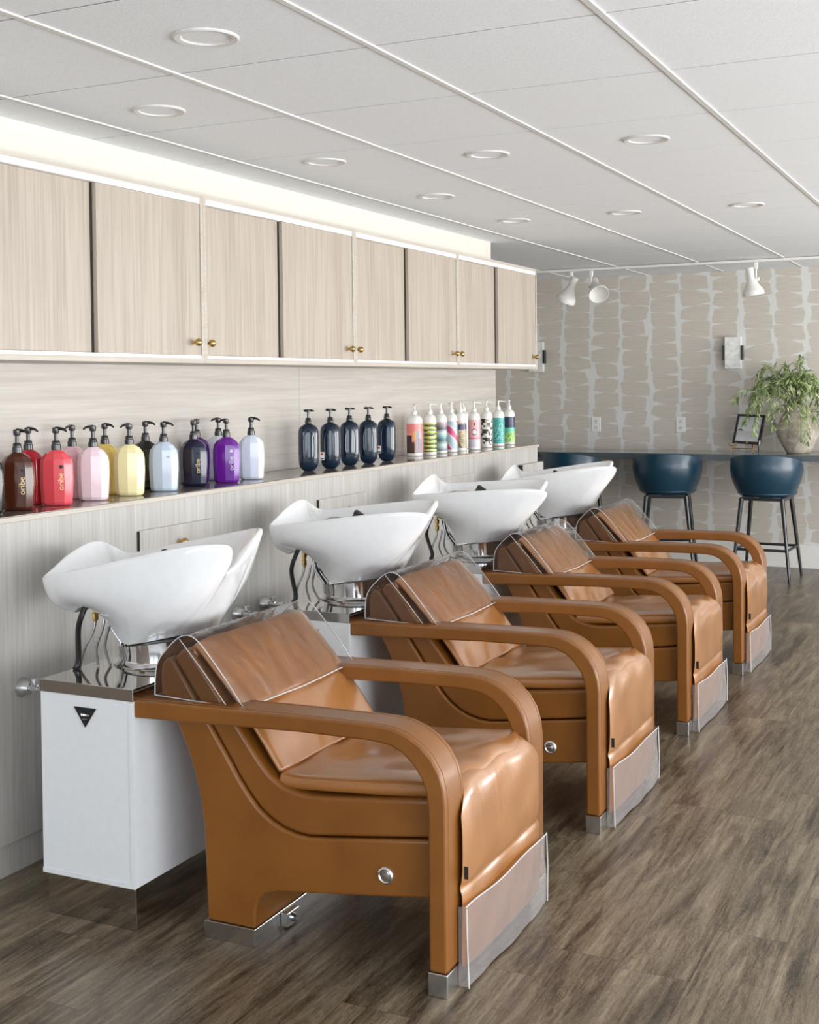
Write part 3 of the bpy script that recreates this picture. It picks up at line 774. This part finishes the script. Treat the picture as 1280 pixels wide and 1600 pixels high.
def lab_swoosh(nt, u, v, o):
    n = noise(nt, objv(nt, o, (10, 10, 10)), 1, 1)
    a = M_(nt, 'SINE', M_(nt, 'ADD', M_(nt, 'MULTIPLY', v, 62), M_(nt, 'ADD', M_(nt, 'MULTIPLY', u, 50), M_(nt, 'MULTIPLY', n, 2.5))))
    return ramp(nt, M_(nt, 'ADD', M_(nt, 'MULTIPLY', a, .5), .5), [(.2, srgb(176, 198, 206)), (.55, srgb(214, 214, 220)), (.68, srgb(240, 190, 206)), (.82, srgb(214, 72, 120))])
def objv(nt, o, s):
    mp = nt.nodes.new('ShaderNodeMapping'); mp.inputs['Scale'].default_value = s; nt.links.new(o, mp.inputs[0]); return mp.outputs[0]
def lab_floral(nt, u, v, o):
    n = noise(nt, objv(nt, o, (70, 70, 70)), 1, 3, .6, 2)
    c = ramp(nt, n, [(.38, srgb(30, 28, 40)), (.46, srgb(168, 138, 62)), (.53, srgb(238, 228, 200)), (.60, srgb(44, 40, 54)), (.7, srgb(240, 238, 240))])
    c = mixc(nt, between(nt, v, .12, .15), c, srgb(70, 70, 110))
    return mixc(nt, M_(nt, 'GREATER_THAN', v, .158), c, srgb(225, 215, 205))
def lab_pink_o(nt, u, v, o):
    c = mixc(nt, M_(nt, 'GREATER_THAN', v, .062), srgb(214, 208, 222), srgb(240, 176, 178))
    d = M_(nt, 'SQRT', M_(nt, 'ADD', M_(nt, 'POWER', u, 2.0), M_(nt, 'POWER', M_(nt, 'SUBTRACT', v, .103), 2.0)))
    c = mixc(nt, M_(nt, 'LESS_THAN', d, .018), c, srgb(92, 78, 82)); c = mixc(nt, M_(nt, 'LESS_THAN', d, .0135), c, srgb(238, 234, 232))
    tri = M_(nt, 'LESS_THAN', M_(nt, 'ADD', M_(nt, 'MULTIPLY', M_(nt, 'ABSOLUTE', u), 2.0), M_(nt, 'ABSOLUTE', M_(nt, 'SUBTRACT', v, .147))), .010)
    c = mixc(nt, tri, c, srgb(60, 40, 44))
    return mixc(nt, between(nt, v, .064, .069), c, srgb(222, 90, 100))
def lab_blocks(nt, u, v, o):
    cmb = N(nt, 'ShaderNodeCombineXYZ'); LK(nt, M_(nt, 'FLOOR', M_(nt, 'MULTIPLY', u, 95)), cmb.inputs[0]); LK(nt, M_(nt, 'FLOOR', M_(nt, 'MULTIPLY', v, 82)), cmb.inputs[1])
    w_ = N(nt, 'ShaderNodeTexWhiteNoise'); w_.noise_dimensions = '3D'; LK(nt, cmb.outputs[0], w_.inputs['Vector'])
    return ramp(nt, w_.outputs[0], [(0, srgb(28, 26, 30)), (.30, srgb(236, 232, 224)), (.62, srgb(186, 182, 160)), (.74, srgb(240, 236, 230)), (.9, srgb(66, 62, 62))], 'CONSTANT')
def lab_teal_leaf(nt, u, v, o):
    n = noise(nt, objv(nt, o, (60, 60, 40)), 1, 4, .7, 3)
    return ramp(nt, n, [(.35, srgb(20, 118, 122)), (.48, srgb(44, 168, 164)), (.58, srgb(128, 210, 202)), (.68, srgb(222, 240, 234))])
def lab_night(nt, u, v, o):
    n = noise(nt, objv(nt, o, (60, 60, 50)), 1, 3, .6, 2)
    lo = ramp(nt, n, [(.4, srgb(96, 170, 58)), (.5, srgb(166, 214, 92)), (.6, srgb(222, 236, 180))])
    hi = ramp(nt, n, [(.4, srgb(36, 44, 74)), (.65, srgb(70, 80, 112))])
    c = mixc(nt, M_(nt, 'GREATER_THAN', v, .075), lo, srgb(104, 204, 170))
    return mixc(nt, M_(nt, 'GREATER_THAN', v, .105), c, hi)

def plast(name, c, rough=.14, coat=.6): return plain(name, c, rough, coat=coat)
def ring10(w, d, z): return [(w, -.28*d, z), (w, .28*d, z), (.66*w, .86*d, z), (0, d, z), (-.66*w, .86*d, z), (-w, .28*d, z), (-w, -.28*d, z), (-.66*w, -.86*d, z), (0, -d, z), (.66*w, -.86*d, z)]
def pump_faceted(t, nz, mat, low=False):
    obj('pump_collar', lathe([(.0125, .178), (.0155, .180), (.0155, .196), (.013, .198), (.013, .206), (.0105, .210)], 20), mat, t, True)
    bm = BM()
    lathe([(.006, .208), (.006, .232), (.0105, .234), (.0115, .2385), (.0115, .249), (.009, .252), (.001, .2525)], 18, bm=bm)
    p = [Vector((math.cos(nz)*d, math.sin(nz)*d, z)) for d, z in ((0, .2475), (.014, .2480), (.028, .2455), (.038, .2385))]
    tube(p, .005, 8, bm, radii=[.0075, .0055, .0042, .003])
    obj('pump_head', bm, mat, t, True)
def faceted_bottle(name, label, colr, x, y, nz, rz, lettering=None, rough=.12):
    t = thing(name, label, 'bottle', (x, y, 1.0633), rz, 'faceted pump bottles on the shelf')
    mt = plast(name+'_'+colr[0], colr[1], rough)
    bm = BM()
    rings(bm, [ring10(w, d, z) for w, d, z in ((.040, .020, 0), (.0465, .0245, .004), (.049, .027, .012), (.053, .030, .085), (.052, .030, .130), (.0485, .0285, .150), (.035, .022, .168), (.0155, .0145, .180))])
    obj('bottle_body', bm, mt, t, True, bevel=.0014, seg=2, angle=12)
    pump_faceted(t, nz, M['black_plastic'])
    if lettering:
        lm = M['gold_print' if lettering == 'gold' else lettering]
        bm = text_bm('oribe', .026)
        # the word runs up the right-hand facet of the bottle's face
        sl = math.atan2(.14*.03, .66*.053)
        xf(bm, Matrix.Rotation(R(90), 4, 'Z')); xf(bm, Matrix.Rotation(R(90), 4, 'X')); xf(bm, Matrix.Rotation(sl, 4, 'Z')); xf(bm, Matrix.Translation((.0235, -.0280, .078)))
        obj('lettering', bm, lm, t)
        bm = BM(); lathe([(.0062, 0), (.0062, .0006), (.0042, .0006), (.0042, .0)], 20, ax='Y', bm=bm)
        xf(bm, Matrix.Rotation(sl, 4, 'Z')); xf(bm, Matrix.Translation((.0235, -.0283, .126)))
        obj('emblem', bm, M['black_plastic'] if lettering == 'gold' else lm, t)
    return t
FC = math.atan2(.9, .43)   # bearing of the camera's sight line
def face(deg=0): return R(deg+24)   # turn a bottle's face (-Y) toward the camera side
FB = [('pump_bottle', 'black pump bottle cut off by the left edge of the photo', ('black', (.012, .012, .014)), -2.80, 2.866, .6, 4, None),
      ('pump_bottle', 'brown amber pump bottle with gold lettering, front row at far left', ('amber', srgb(78, 36, 20)), -2.804, 3.006, .35, 0, 'gold'),
      ('pump_bottle', 'dark red pump bottle in the back row behind the brown one', ('red', srgb(176, 34, 46)), -2.905, 3.165, .1, 0, None),
      ('pump_bottle', 'coral red pump bottle in the front row beside the brown one', ('coral', srgb(232, 82, 92)), -2.802, 3.180, .25, 0, 'gold'),
      ('pump_bottle', 'pink pump bottle in the back row, half hidden between coral and pink', ('rose', srgb(238, 196, 206)), -2.912, 3.385, 2.9, 0, None),
      ('pump_bottle', 'pale pink pump bottle in the front row', ('pink', srgb(248, 224, 232)), -2.803, 3.362, 3.2, 0, None),
      ('pump_bottle', 'yellow pump bottle in the back row, half hidden between pink and yellow', ('ochre', srgb(228, 202, 110)), -2.915, 3.560, .1, 0, None),
      ('pump_bottle', 'pale yellow pump bottle in the front row', ('yellow', srgb(252, 240, 184)), -2.802, 3.553, 3.1, 0, None),
      ('pump_bottle', 'black pump bottle in the back row, hidden behind the pale blue one', ('black', (.012, .012, .014)), -2.922, 3.800, .4, 0, None),
      ('pump_bottle', 'pale blue pump bottle standing apart between yellow and navy', ('pale', srgb(202, 216, 234)), -2.798, 3.745, .3, 0, 'silver'),
      ('pump_bottle', 'navy blue pump bottle with gold lettering', ('navy', srgb(18, 20, 52)), -2.825, 3.968, -1.0, -4, 'gold'),
      ('pump_bottle', 'dark purple pump bottle in the back row beside the navy one', ('plum', srgb(84, 32, 118)), -2.918, 4.120, -1.0, 0, 'silver'),
      ('pump_bottle', 'white pump bottle in the back row behind the purple one', ('white', srgb(226, 230, 240)), -2.918, 4.270, 3.0, 0, None),
      ('pump_bottle', 'bright purple pump bottle in the front row', ('purple', srgb(108, 30, 150)), -2.800, 4.152, 2.9, 0, 'silver'),
      ('pump_bottle', 'white blue pump bottle at the right end of the faceted bottles', ('ice', srgb(222, 230, 246)), -2.809, 4.344, .2, 0, None)]
M['silver'] = plain('silver_print', srgb(210, 200, 215), .3, .6)
for nm, lab, cl, x, y, nz, dr, lt in FB:
    rz = face(dr)
    faceted_bottle(nm, lab, cl, x, y, nz-rz, rz, lt)

# dark blue lozenge bottles
def sup(w, d, z, n=28, e=3.2):
    out = []
    for i in range(n):
        a = 2*math.pi*i/n; c_, s_ = math.cos(a), math.sin(a)
        out.append((w*math.copysign(abs(c_)**(2/e), c_), d*math.copysign(abs(s_)**(2/e), s_), z))
    return out
mb = plast('midnight_blue_gloss', srgb(16, 36, 58), .1)
def dark_bottle():
    t = thing('pump_bottle', '', 'bottle')
    bm = BM()
    rings(bm, [sup(w, d, z) for w, d, z in ((.022, .018, 0), (.024, .020, .003), (.026, .022, .006), (.036, .030, .014), (.043, .035, .030), (.0455, .036, .055), (.0455, .036, .168), (.044, .035, .184), (.037, .030, .198), (.022, .019, .206), (.013, .013, .211))])
    obj('bottle_body', bm, mb, t, True, subsurf=1)
    # raised oval frame on the broad face
    P = []
    for i in range(40):
        a = 2*math.pi*i/40
        P.append((.024*math.cos(a)+.004, -.0362, .108+.070*math.copysign(abs(math.sin(a))**.6, math.sin(a))))
    obj('oval_rib', tube(P+[P[0]], .0017, 6, cap=False), mb, t, True)
    obj('pump_collar', lathe([(.0135, .209), (.0145, .212), (.0145, .222), (.0125, .225), (.0125, .232), (.010, .236)], 20), M['black_plastic'], t, True)
    bm = BM(); lathe([(.005, .234), (.005, .262), (.012, .264), (.012, .268), (.001, .270)], 16, bm=bm)
    tube([(0, 0, .2665), (.015, 0, .268), (.027, 0, .265)], .004, 8, bm, radii=[.006, .005, .003]); tube([(0, 0, .2665), (-.015, 0, .2675), (-.020, 0, .266)], .004, 8, bm, radii=[.006, .006, .003])
    obj('pump_head', bm, M['black_plastic'], t, True)
    return t
db0 = dark_bottle()
DB = [(-2.824, 4.829, 4, 0, 'dark blue pump bottle, leftmost of the five dark ones'),
      (-2.806, 4.995, -6, 1, 'dark blue pump bottle second from the left of five, with a white sticker'),
      (-2.834, 5.228, 6, 0, 'dark blue pump bottle in the middle of the five'),
      (-2.814, 5.382, -2, 0, 'dark blue pump bottle fourth from the left of five'),
      (-2.809, 5.569, -10, 1, 'dark blue pump bottle rightmost of five, with a white sticker')]
red = plain('red_print', srgb(190, 40, 50), .4)
for i, (x, y, dr, st, lab) in enumerate(DB):
    rz = face(dr)
    t = db0 if i == 0 else dup(db0, (x, y, 1.0633), rz)
    t.location = (x, y, 1.0633); t.rotation_euler = (0, 0, rz)
    tag(t, lab, 'bottle', 'dark blue pump bottles')
for t_ in [o for o in list(col.objects) if o.get('group') == 'dark blue pump bottles' and 'sticker' in o['label']]:
    s = obj('sticker', B(-.0410, -.021, -.0372, -.0364, .042, .078), M['white_trim'], t_)
    obj('sticker_dot', lathe([(.005, 0), (.005, -.0006)], 16, (-.032, -.0372, .069), 'Y'), red, s)
    obj('sticker_code', B(-.0385, -.0235, -.0377, -.0373, .046, .051), M['black_plastic'], s)

# white cylindrical bottles with printed labels
wp = plast('white_gloss_plastic', srgb(240, 238, 234), .25, .3)
def cyl_bottle(i, x, y, r, nz, fn, lab):
    k = r/.0345
    rz = face(0)
    t = thing('pump_bottle', lab, 'bottle', (x, y, 1.0633), rz, 'white labelled pump bottles')
    obj('bottle_body', lathe([(r-.003, 0), (r, .003), (r, .185), (r*.95, .197), (r*.78, .208), (r*.5, .216), (.012, .219), (.012, .222)], 32), wp, t, True)
    if fn:
        obj('label', lathe([(r+.0004, .016), (r+.0004, .172)], 40, cap0=False, cap1=False), lab_mat('printed_label_%s' % fn.__name__[4:], fn), t, True)
    obj('pump_collar', lathe([(.014, .219), (.0145, .234), (.010, .239), (.006, .245)], 20), wp, t, True)
    bm = BM(); lathe([(.0042, .243), (.0042, .266), (.0075, .268), (.0075, .274), (.003, .2755)], 14, bm=bm)
    a = nz-rz
    tube([Vector((math.cos(a)*d, math.sin(a)*d, z)) for d, z in ((0, .2705), (.018, .2705), (.034, .2685), (.040, .264))], .004, 8, bm, radii=[.005, .0042, .0036, .003])
    obj('pump_head', bm, wp, t, True)
WB = [(-2.879, 6.035, .0425, -1.0, lab_city, 'white pump bottle with pink and brown skyline label, leftmost and widest'),
      (-2.842, 6.150, .0345, .5, lab_stripe, 'white pump bottle with lime green striped label'),
      (-2.844, 6.296, .0340, .4, lab_teal_bands, 'white pump bottle with grey and teal banded label'),
      (-2.840, 6.429, .0335, 2.6, lab_swoosh, 'white pump bottle with pink swoosh on pale blue label'),
      (-2.845, 6.570, .0340, .2, lab_floral, 'white pump bottle with dark floral and gold label'),
      (-2.935, 6.820, .0340, 2.9, None, 'white pump bottle in the back row, behind the pink label with a ring'),
      (-2.812, 6.690, .0345, .5, lab_pink_o, 'white pump bottle with pink label bearing a white ring'),
      (-2.832, 6.925, .0350, .5, lab_blocks, 'white pump bottle with black and cream blocks label'),
      (-2.836, 7.127, .0355, .3, lab_teal_leaf, 'white pump bottle with turquoise leaf label'),
      (-2.842, 7.320, .0350, 2.9, lab_night, 'white pump bottle with navy and lime green label, rightmost')]
for i, a in enumerate(WB): cyl_bottle(i, *a)
# two little black jars at the end of the shelf
t = thing('hair_clip', 'black hair clip lying at the far end of the bottle shelf, left of two', 'clip', (-2.955, 7.36, 1.0633), R(20), 'black clips at the shelf end')
for nm, b_ in (('jaw', (-.018, .018, -.012, .0, 0, .040)), ('jaw', (-.018, .018, .004, .016, 0, .034)), ('spring', (-.008, .008, -.001, .005, .010, .022))):
    obj(nm, B(*b_), M['black_plastic'], t, bevel=.004)
t2 = dup(t, (-2.79, 7.405, 1.0633), R(70)); t2['label'] = 'black hair clip at the outer corner of the shelf end, right of two'
t2.location = (-2.90, 7.395, 1.0633)

# ------------------------------------------------------------------ back counter, stools
t = thing('wall_counter', 'dark grey counter running along the back wall', 'counter', (0, 9.46, .852))
obj('counter_top', B(-4.0, 1.0, 0, BACK-9.46-.001, 0, .046), M['counter'], t, bevel=.002)
obj('support_panel', B(-4.0, -3.97, .06, BACK-9.46-.018, -.852, -.001), M['white_trim'], t)
obj('support_panel', B(.95, .98, .06, BACK-9.46-.018, -.852, -.001), M['white_trim'], t)

def make_stool():
    t = thing('bar_stool', '', 'stool')
    # barrel back shell, open toward the counter (+Y)
    bm = BM(); rs_o, rs_i = [], []
    A0 = 128
    nA = 32; nZ = 9
    def hgt(a):
        k = abs(a)/90; return .912-.055*k*k if k < 1 else .857-.17*((abs(a)-90)/(A0-90))**1.2
    def rad(z):
        q = min(1, max(0, (z-.612)/.30))
        return .200 + .060*math.sin(math.pi*.5*min(1, q*1.55)) - .012*max(0, q-.7)/.3
    G1, G2 = [], []
    for i in range(nA+1):
        a = -A0+2*A0*i/nA; ar = R(a-90); ht = hgt(a)
        c1, c2 = [], []
        for j in range(nZ+1):
            q = j/nZ; z = .612+(ht-.612)*q; r = rad(z)
            c1.append(bm.verts.new((r*math.cos(ar), r*.93*math.sin(ar), z)))
            c2.append(bm.verts.new(((r-.034)*math.cos(ar), (r-.034)*.93*math.sin(ar), z)))
        G1.append(c1); G2.append(c2)
    for i in range(nA):
        for j in range(nZ):
            bm.faces.new((G1[i][j], G1[i+1][j], G1[i+1][j+1], G1[i][j+1])); bm.faces.new((G2[i][j], G2[i][j+1], G2[i+1][j+1], G2[i+1][j]))
        bm.faces.new((G1[i][nZ], G1[i+1][nZ], G2[i+1][nZ], G2[i][nZ])); bm.faces.new((G1[i][0], G2[i][0], G2[i+1][0], G1[i+1][0]))
    for i in (0, nA):
        for j in range(nZ): bm.faces.new((G1[i][j], G1[i][j+1], G2[i][j+1], G2[i][j]))
    obj('backrest', bm, M['teal'], t, True, bevel=.008, seg=3)
    obj('seat', lathe([(.14, .600), (.190, .602), (.214, .622), (.214, .655), (.188, .672), (.15, .680), (.001, .682)], 40, (0, .02, 0)), M['teal'], t, True)
    bm = BM(); box(bm, -.155, .155, -.155, -.13, .575, .597); box(bm, -.155, .155, .13, .155, .575, .597); box(bm, -.155, -.13, -.13, .13, .575, .597); box(bm, .13, .155, -.13, .13, .575, .597)
    lathe([(.05, .585), (.05, .600)], 20, bm=bm)
    obj('seat_frame', bm, M['black_metal'], t)
    F = .205; zt = .59; ft = .145
    def at(sx, sy, z):
        k = 1-z/zt; return Vector((sx*(ft+(F-ft)*k), sy*(ft+(F-ft)*k), z))
    for sx in (-1, 1):
        for sy in (-1, 1):
            obj('leg', tube([at(sx, sy, zt), at(sx, sy, 0)], .012, 12, radii=[.0175, .010]), M['black_metal'], t, True)
    bm = BM()
    for (p, q) in (((-1, -1), (1, -1)), ((1, -1), (1, 1)), ((1, 1), (-1, 1)), ((-1, 1), (-1, -1))):
        tube([at(*p, .225), at(*q, .225)], .010, 8, bm)
    obj('footrest', bm, M['black_metal'], t, True)
    return t
s0 = make_stool()
for i, (x, y, rz, lab) in enumerate(((-3.13, 9.40, -14, 'teal bar stool at left, mostly hidden behind the farthest white basin'),
                                     (-2.385, 9.42, 10, 'teal bar stool in the middle, turned slightly'),
                                     (-1.655, 9.42, -3, 'teal bar stool at right, in front of the clay vase'))):
    t = s0 if i == 0 else dup(s0, (x, y, 0), R(rz))
    t.location = (x, y, 0); t.rotation_euler = (0, 0, R(rz))
    tag(t, lab, 'stool', 'bar stools at the counter')

# ------------------------------------------------------------------ wall sconces and outlets
for i, (x, lab) in enumerate(((-3.625, 'white stone wall sconce half hidden by the cabinet end'), (-2.001, 'white stone wall sconce with dark side bars above the plant'))):
    t = thing('wall_sconce', lab, 'wall lamp', (x, BACK, 1.66), 0, 'wall sconces on the back wall')
    obj('lamp_shade', B(-.063, .063, -.050, -.012, -.124, .124), M['alabaster'], t, bevel=.003)
    obj('back_plate', B(-.05, .05, -.0118, -.0005, -.08, .08), M['black_metal'], t)
    for s in (-1, 1):
        obj('side_bar', B(min(s*.0635, s*.079), max(s*.0635, s*.079), -.058, -.0125, -.056, .056), M['bronze'] if 'bronze' in M else M['black_metal'], t, bevel=.002)
for i, (x, lab) in enumerate(((-3.121, 'white electrical outlet on the wallpaper, the left of two'), (-2.423, 'white electrical outlet on the wallpaper, the right of two'))):
    t = thing('electrical_outlet', lab, 'outlet', (x, BACK, 1.098), 0, 'outlets above the counter')
    obj('cover_plate', B(-.037, .037, -.007, -.0005, -.060, .060), M['white_trim'], t, bevel=.002)
    for s in (-1, 1):
        r_ = obj('socket', B(-.017, .017, -.0095, -.0072, s*.026-.015, s*.026+.015), M['white_lacquer'], t, bevel=.003)
        bm = BM(); box(bm, -.008, -.0055, -.0102, -.0096, s*.026-.002, s*.026+.008); box(bm, .0055, .008, -.0102, -.0096, s*.026-.002, s*.026+.008); lathe([(.0028, 0), (.0028, -.0006)], 10, (0, -.0096, s*.026-.008), 'Y', bm)
        obj('slots', bm, M['black_rubber'], r_)

# ------------------------------------------------------------------ track lights
tk = tag(obj('light_track', B(-3.95, -1.10, 9.150, 9.186, CEIL-.022, CEIL-.0045), M['white_trim'], bevel=.002), 'white lighting track on the ceiling near the back wall', 'lighting track')
def track_head(x, lab, aim, hx):
    t = thing('track_light', lab, 'spotlight', (x, 9.168, CEIL-.0225), 0, 'white track spotlights')
    obj('adapter', B(-.012, .012, -.014, .014, -.045, -.0005), M['white_trim'], t, bevel=.003)
    obj('stem', tube([(0, 0, -.044), (0, 0, -.115)], .0055, 10), M['white_trim'], t, True)
    kx = 1 if hx > 0 else -1
    obj('pivot_knob', lathe([(.012, -.022), (.014, -.018), (.014, .018), (.012, .022)], 16, (0, 0, -.118), 'X'), M['white_trim'], t, True)
    # lamp head along its own axis, then aimed
    prof = [(.026, .075), (.0285, .070), (.026, .0), (.030, -.010), (.050, -.055), (.070, -.085), (.0745, -.092), (.076, -.122)]
    inn = [(.073, -.1225), (.066, -.090), (.048, -.06), (.03, -.035), (.001, -.03)]
    bm = lathe(prof+inn, 32, cap0=True, cap1=False)
    h = obj('lamp_head', bm, M['white_trim'], t, True, loc=(hx, 0, -.112))
    h.rotation_euler = aim
    return t
track_head(-3.045, 'white track spotlight at left, tilted down to the left', (R(8), R(28), 0), .0)
track_head(-2.888, 'white track spotlight beside the left one, opening turned to the camera and right', (R(-42), R(-32), 0), .035)
track_head(-1.674, 'white track spotlight at right, pointing straight down', (R(6), R(-8), 0), -.036)

# ------------------------------------------------------------------ picture on its easel
t = thing('framed_picture', 'small black framed seascape leaning on a brass easel on the counter', 'picture', (-1.852, 9.70, .8985), R(-16))
lean = Matrix.Rotation(R(-20), 4, 'X')
def lean_obj(nm, bm, mat, par, **kw):
    xf(bm, Matrix.Translation((0, 0, .066)) @ lean @ Matrix.Rotation(R(2), 4, 'Y')); return obj(nm, bm, mat, par, **kw)
w_, h_ = .113, .232
bm = BM()
box(bm, -w_, w_, -.009, .009, 0, .018); box(bm, -w_, w_, -.009, .009, h_-.018, h_)
box(bm, -w_, -w_+.018, -.009, .009, .018, h_-.018); box(bm, w_-.018, w_, -.009, .009, .018, h_-.018)
fr = lean_obj('picture_frame', bm, M['black_plastic'], t, bevel=.001)
def seascape():
    mt, nt, b = new_mat('seascape_print')
    tc = N(nt, 'ShaderNodeTexCoord'); sp = N(nt, 'ShaderNodeSeparateXYZ'); LK(nt, tc.outputs['UV'], sp.inputs[0])
    u, v = sp.outputs[0], sp.outputs[1]
    n = noise(nt, tc.outputs['UV'], 5, 3)
    c = ramp(nt, v, [(0, srgb(214, 212, 214)), (.42, srgb(196, 196, 200)), (.44, srgb(216, 216, 220)), (1, srgb(206, 206, 212))])
    hill = M_(nt, 'ADD', .43, M_(nt, 'MULTIPLY', M_(nt, 'MAXIMUM', 0.0, M_(nt, 'SINE', M_(nt, 'MULTIPLY', u, 11.0))), .085))
    isl = M_(nt, 'MULTIPLY', M_(nt, 'LESS_THAN', v, hill), M_(nt, 'MULTIPLY', M_(nt, 'GREATER_THAN', v, .43), M_(nt, 'LESS_THAN', u, .56)))
    LK(nt, mixc(nt, isl, c, srgb(110, 110, 116)), b.inputs['Base Color']); b.inputs['Roughness'].default_value = .25
    return mt
bm = BM(); vs = [bm.verts.new(p) for p in ((-w_+.018, -.003, .018), (w_-.018, -.003, .018), (w_-.018, -.003, h_-.018), (-w_+.018, -.003, h_-.018))]
fc_ = bm.faces.new(vs); uv = bm.loops.layers.uv.new('UVMap')
for l, q in zip(fc_.loops, ((0, 0), (1, 0), (1, 1), (0, 1))): l[uv].uv = q
bm2 = bm; lean_obj('picture_print', bm2, seascape(), t)
def leg_(nm, pts, r, mat): return obj(nm, tube(smooth_path(pts, 5), r, 8), M[mat], t, True)
leg_('easel_leg', [(-.075, -.005, .075), (-.098, -.03, .03), (-.108, -.035, .004)], .0045, 'brass')
leg_('easel_leg', [(.095, -.005, .07), (.110, -.02, .03), (.112, -.03, .004)], .0045, 'black_metal')
leg_('easel_leg', [(.072, -.02, .06), (.074, -.03, .03), (.074, -.035, .004)], .0045, 'brass')
leg_('easel_leg', [(.0, .062, .20), (.0, .09, .10), (.0, .12, .004)], .004, 'brass')
leg_('easel_crossbar', [(-.098, -.032, .032), (.0, -.033, .032), (.074, -.033, .032)], .0035, 'brass')
leg_('easel_hook', [(-.085, .0, .058), (-.118, -.02, .052), (-.128, -.03, .066), (-.126, -.03, .078)], .004, 'brass')
leg_('easel_hook', [(.016, -.012, .062), (.016, -.022, .066), (.016, -.020, .092)], .004, 'brass')
leg_('easel_hook', [(.11, -.012, .062), (.118, -.022, .066), (.120, -.020, .095)], .005, 'white_trim')

# ------------------------------------------------------------------ clay vase and branches
VX, VY = -1.478, 9.735
t = thing('clay_vase', 'large weathered clay vase with two loop handles on the counter', 'vase', (VX, VY, .8985))
obj('vase_body', lathe([(.080, 0), (.086, .006), (.094, .020), (.125, .075), (.150, .125), (.164, .164), (.172, .178), (.164, .185), (.150, .200), (.138, .235), (.118, .275), (.098, .305), (.092, .325), (.096, .345), (.106, .356), (.104, .362), (.094, .358), (.084, .340), (.082, .30), (.001, .29)], 48), M['clay'], t, True, angle=60)
for s in (-1, 1):
    obj('handle', tube(smooth_path([(s*.098, 0, .318), (s*.150, 0, .312), (s*.176, 0, .275), (s*.176, 0, .225), (s*.150, 0, .190)], 6), .013, 12), M['clay'], t, True)
tb = thing('leafy_branches', 'arching leafy green branches standing in the clay vase', 'plant', (VX, VY, 1.20))
rnd = random.Random(21)
def leaf(bm, p, d, ln, wd, up):
    d = d.normalized(); s = d.cross(up)
    if s.length < .01: s = d.cross(Vector((1, 0, 0)))
    s.normalize(); nrm = s.cross(d).normalized()
    mid1 = p+d*ln*.35+nrm*ln*.03; mid2 = p+d*ln*.72+nrm*ln*.01; tip = p+d*ln-nrm*ln*.05
    v = [bm.verts.new(q) for q in (p, mid1+s*wd, mid1-s*wd, mid2+s*wd*.75, mid2-s*wd*.75, tip, mid1+nrm*wd*.4, mid2+nrm*wd*.3)]
    bm.faces.new((v[0], v[1], v[6])); bm.faces.new((v[0], v[6], v[2]))
    bm.faces.new((v[1], v[3], v[7], v[6])); bm.faces.new((v[6], v[7], v[4], v[2]))
    bm.faces.new((v[3], v[5], v[7])); bm.faces.new((v[7], v[5], v[4]))
BR = [(-.46, -.02, .17, .10), (-.40, .08, .27, -.08), (-.36, -.10, .20, -.06), (-.30, -.14, .24, -.14), (-.22, .05, .28, .16), (-.16, -.16, .26, -.10), (-.10, .0, .33, .24), (-.05, -.18, .30, -.05),
      (.03, -.06, .36, .30), (.05, -.20, .26, -.17), (.10, -.10, .31, .16), (.13, .06, .28, .10), (.17, -.12, .25, -.06), (.20, .02, .20, .0), (.10, -.20, .24, -.20), (-.28, .02, .22, .02), (.0, .10, .25, .15), (.15, -.02, .30, .05),
      (-.02, -.12, .30, .08), (-.12, -.10, .28, .04), (.06, -.12, .28, .0), (-.20, -.10, .26, -.02), (.12, -.06, .22, -.04), (-.34, .0, .28, .05), (.20, -.06, .26, -.10), (-.08, .06, .30, .10), (-.27, .02, .33, .24), (-.33, .0, .34, .14)]
for bi, (ex, ey, pk, ez) in enumerate(BR):
    P = smooth_path([(ex*.03, ey*.03, -.01), (ex*.22, ey*.25, pk*.62), (ex*.60, ey*.6, pk*.95), (ex*.88, ey*.9, (pk+ez)*.62), (ex*1.0, ey, ez)], 6)
    br = obj('branch', tube(P, .0022, 5, radii=[.0030*(1-.7*i/(len(P)-1)) for i in range(len(P))]), M['twig'], tb, True)
    bm = BM()
    for i in range(6, len(P)-1):
        tg = (P[i+1]-P[i]).normalized()
        for q in range(2 if i % 2 else 3):
            ph = rnd.uniform(0, 6.28); side = Vector((math.cos(ph), math.sin(ph)*.8, rnd.uniform(-.6, .4)))
            d = tg*.75+side*.75+Vector((0, 0, -.15))
            leaf(bm, P[i].lerp(P[i+1], rnd.random()), d, rnd.uniform(.048, .080), rnd.uniform(.0050, .0075), Vector((rnd.uniform(-.4, .4), rnd.uniform(-.8, 0), 1)))
    for q in range(4): leaf(bm, P[-1], (P[-1]-P[-3])+Vector((rnd.uniform(-.02, .02), rnd.uniform(-.02, .02), rnd.uniform(-.02, .02))), .05, .005, Vector((0, -.5, 1)))
    obj('leaves', bm, M['leaf'], br)
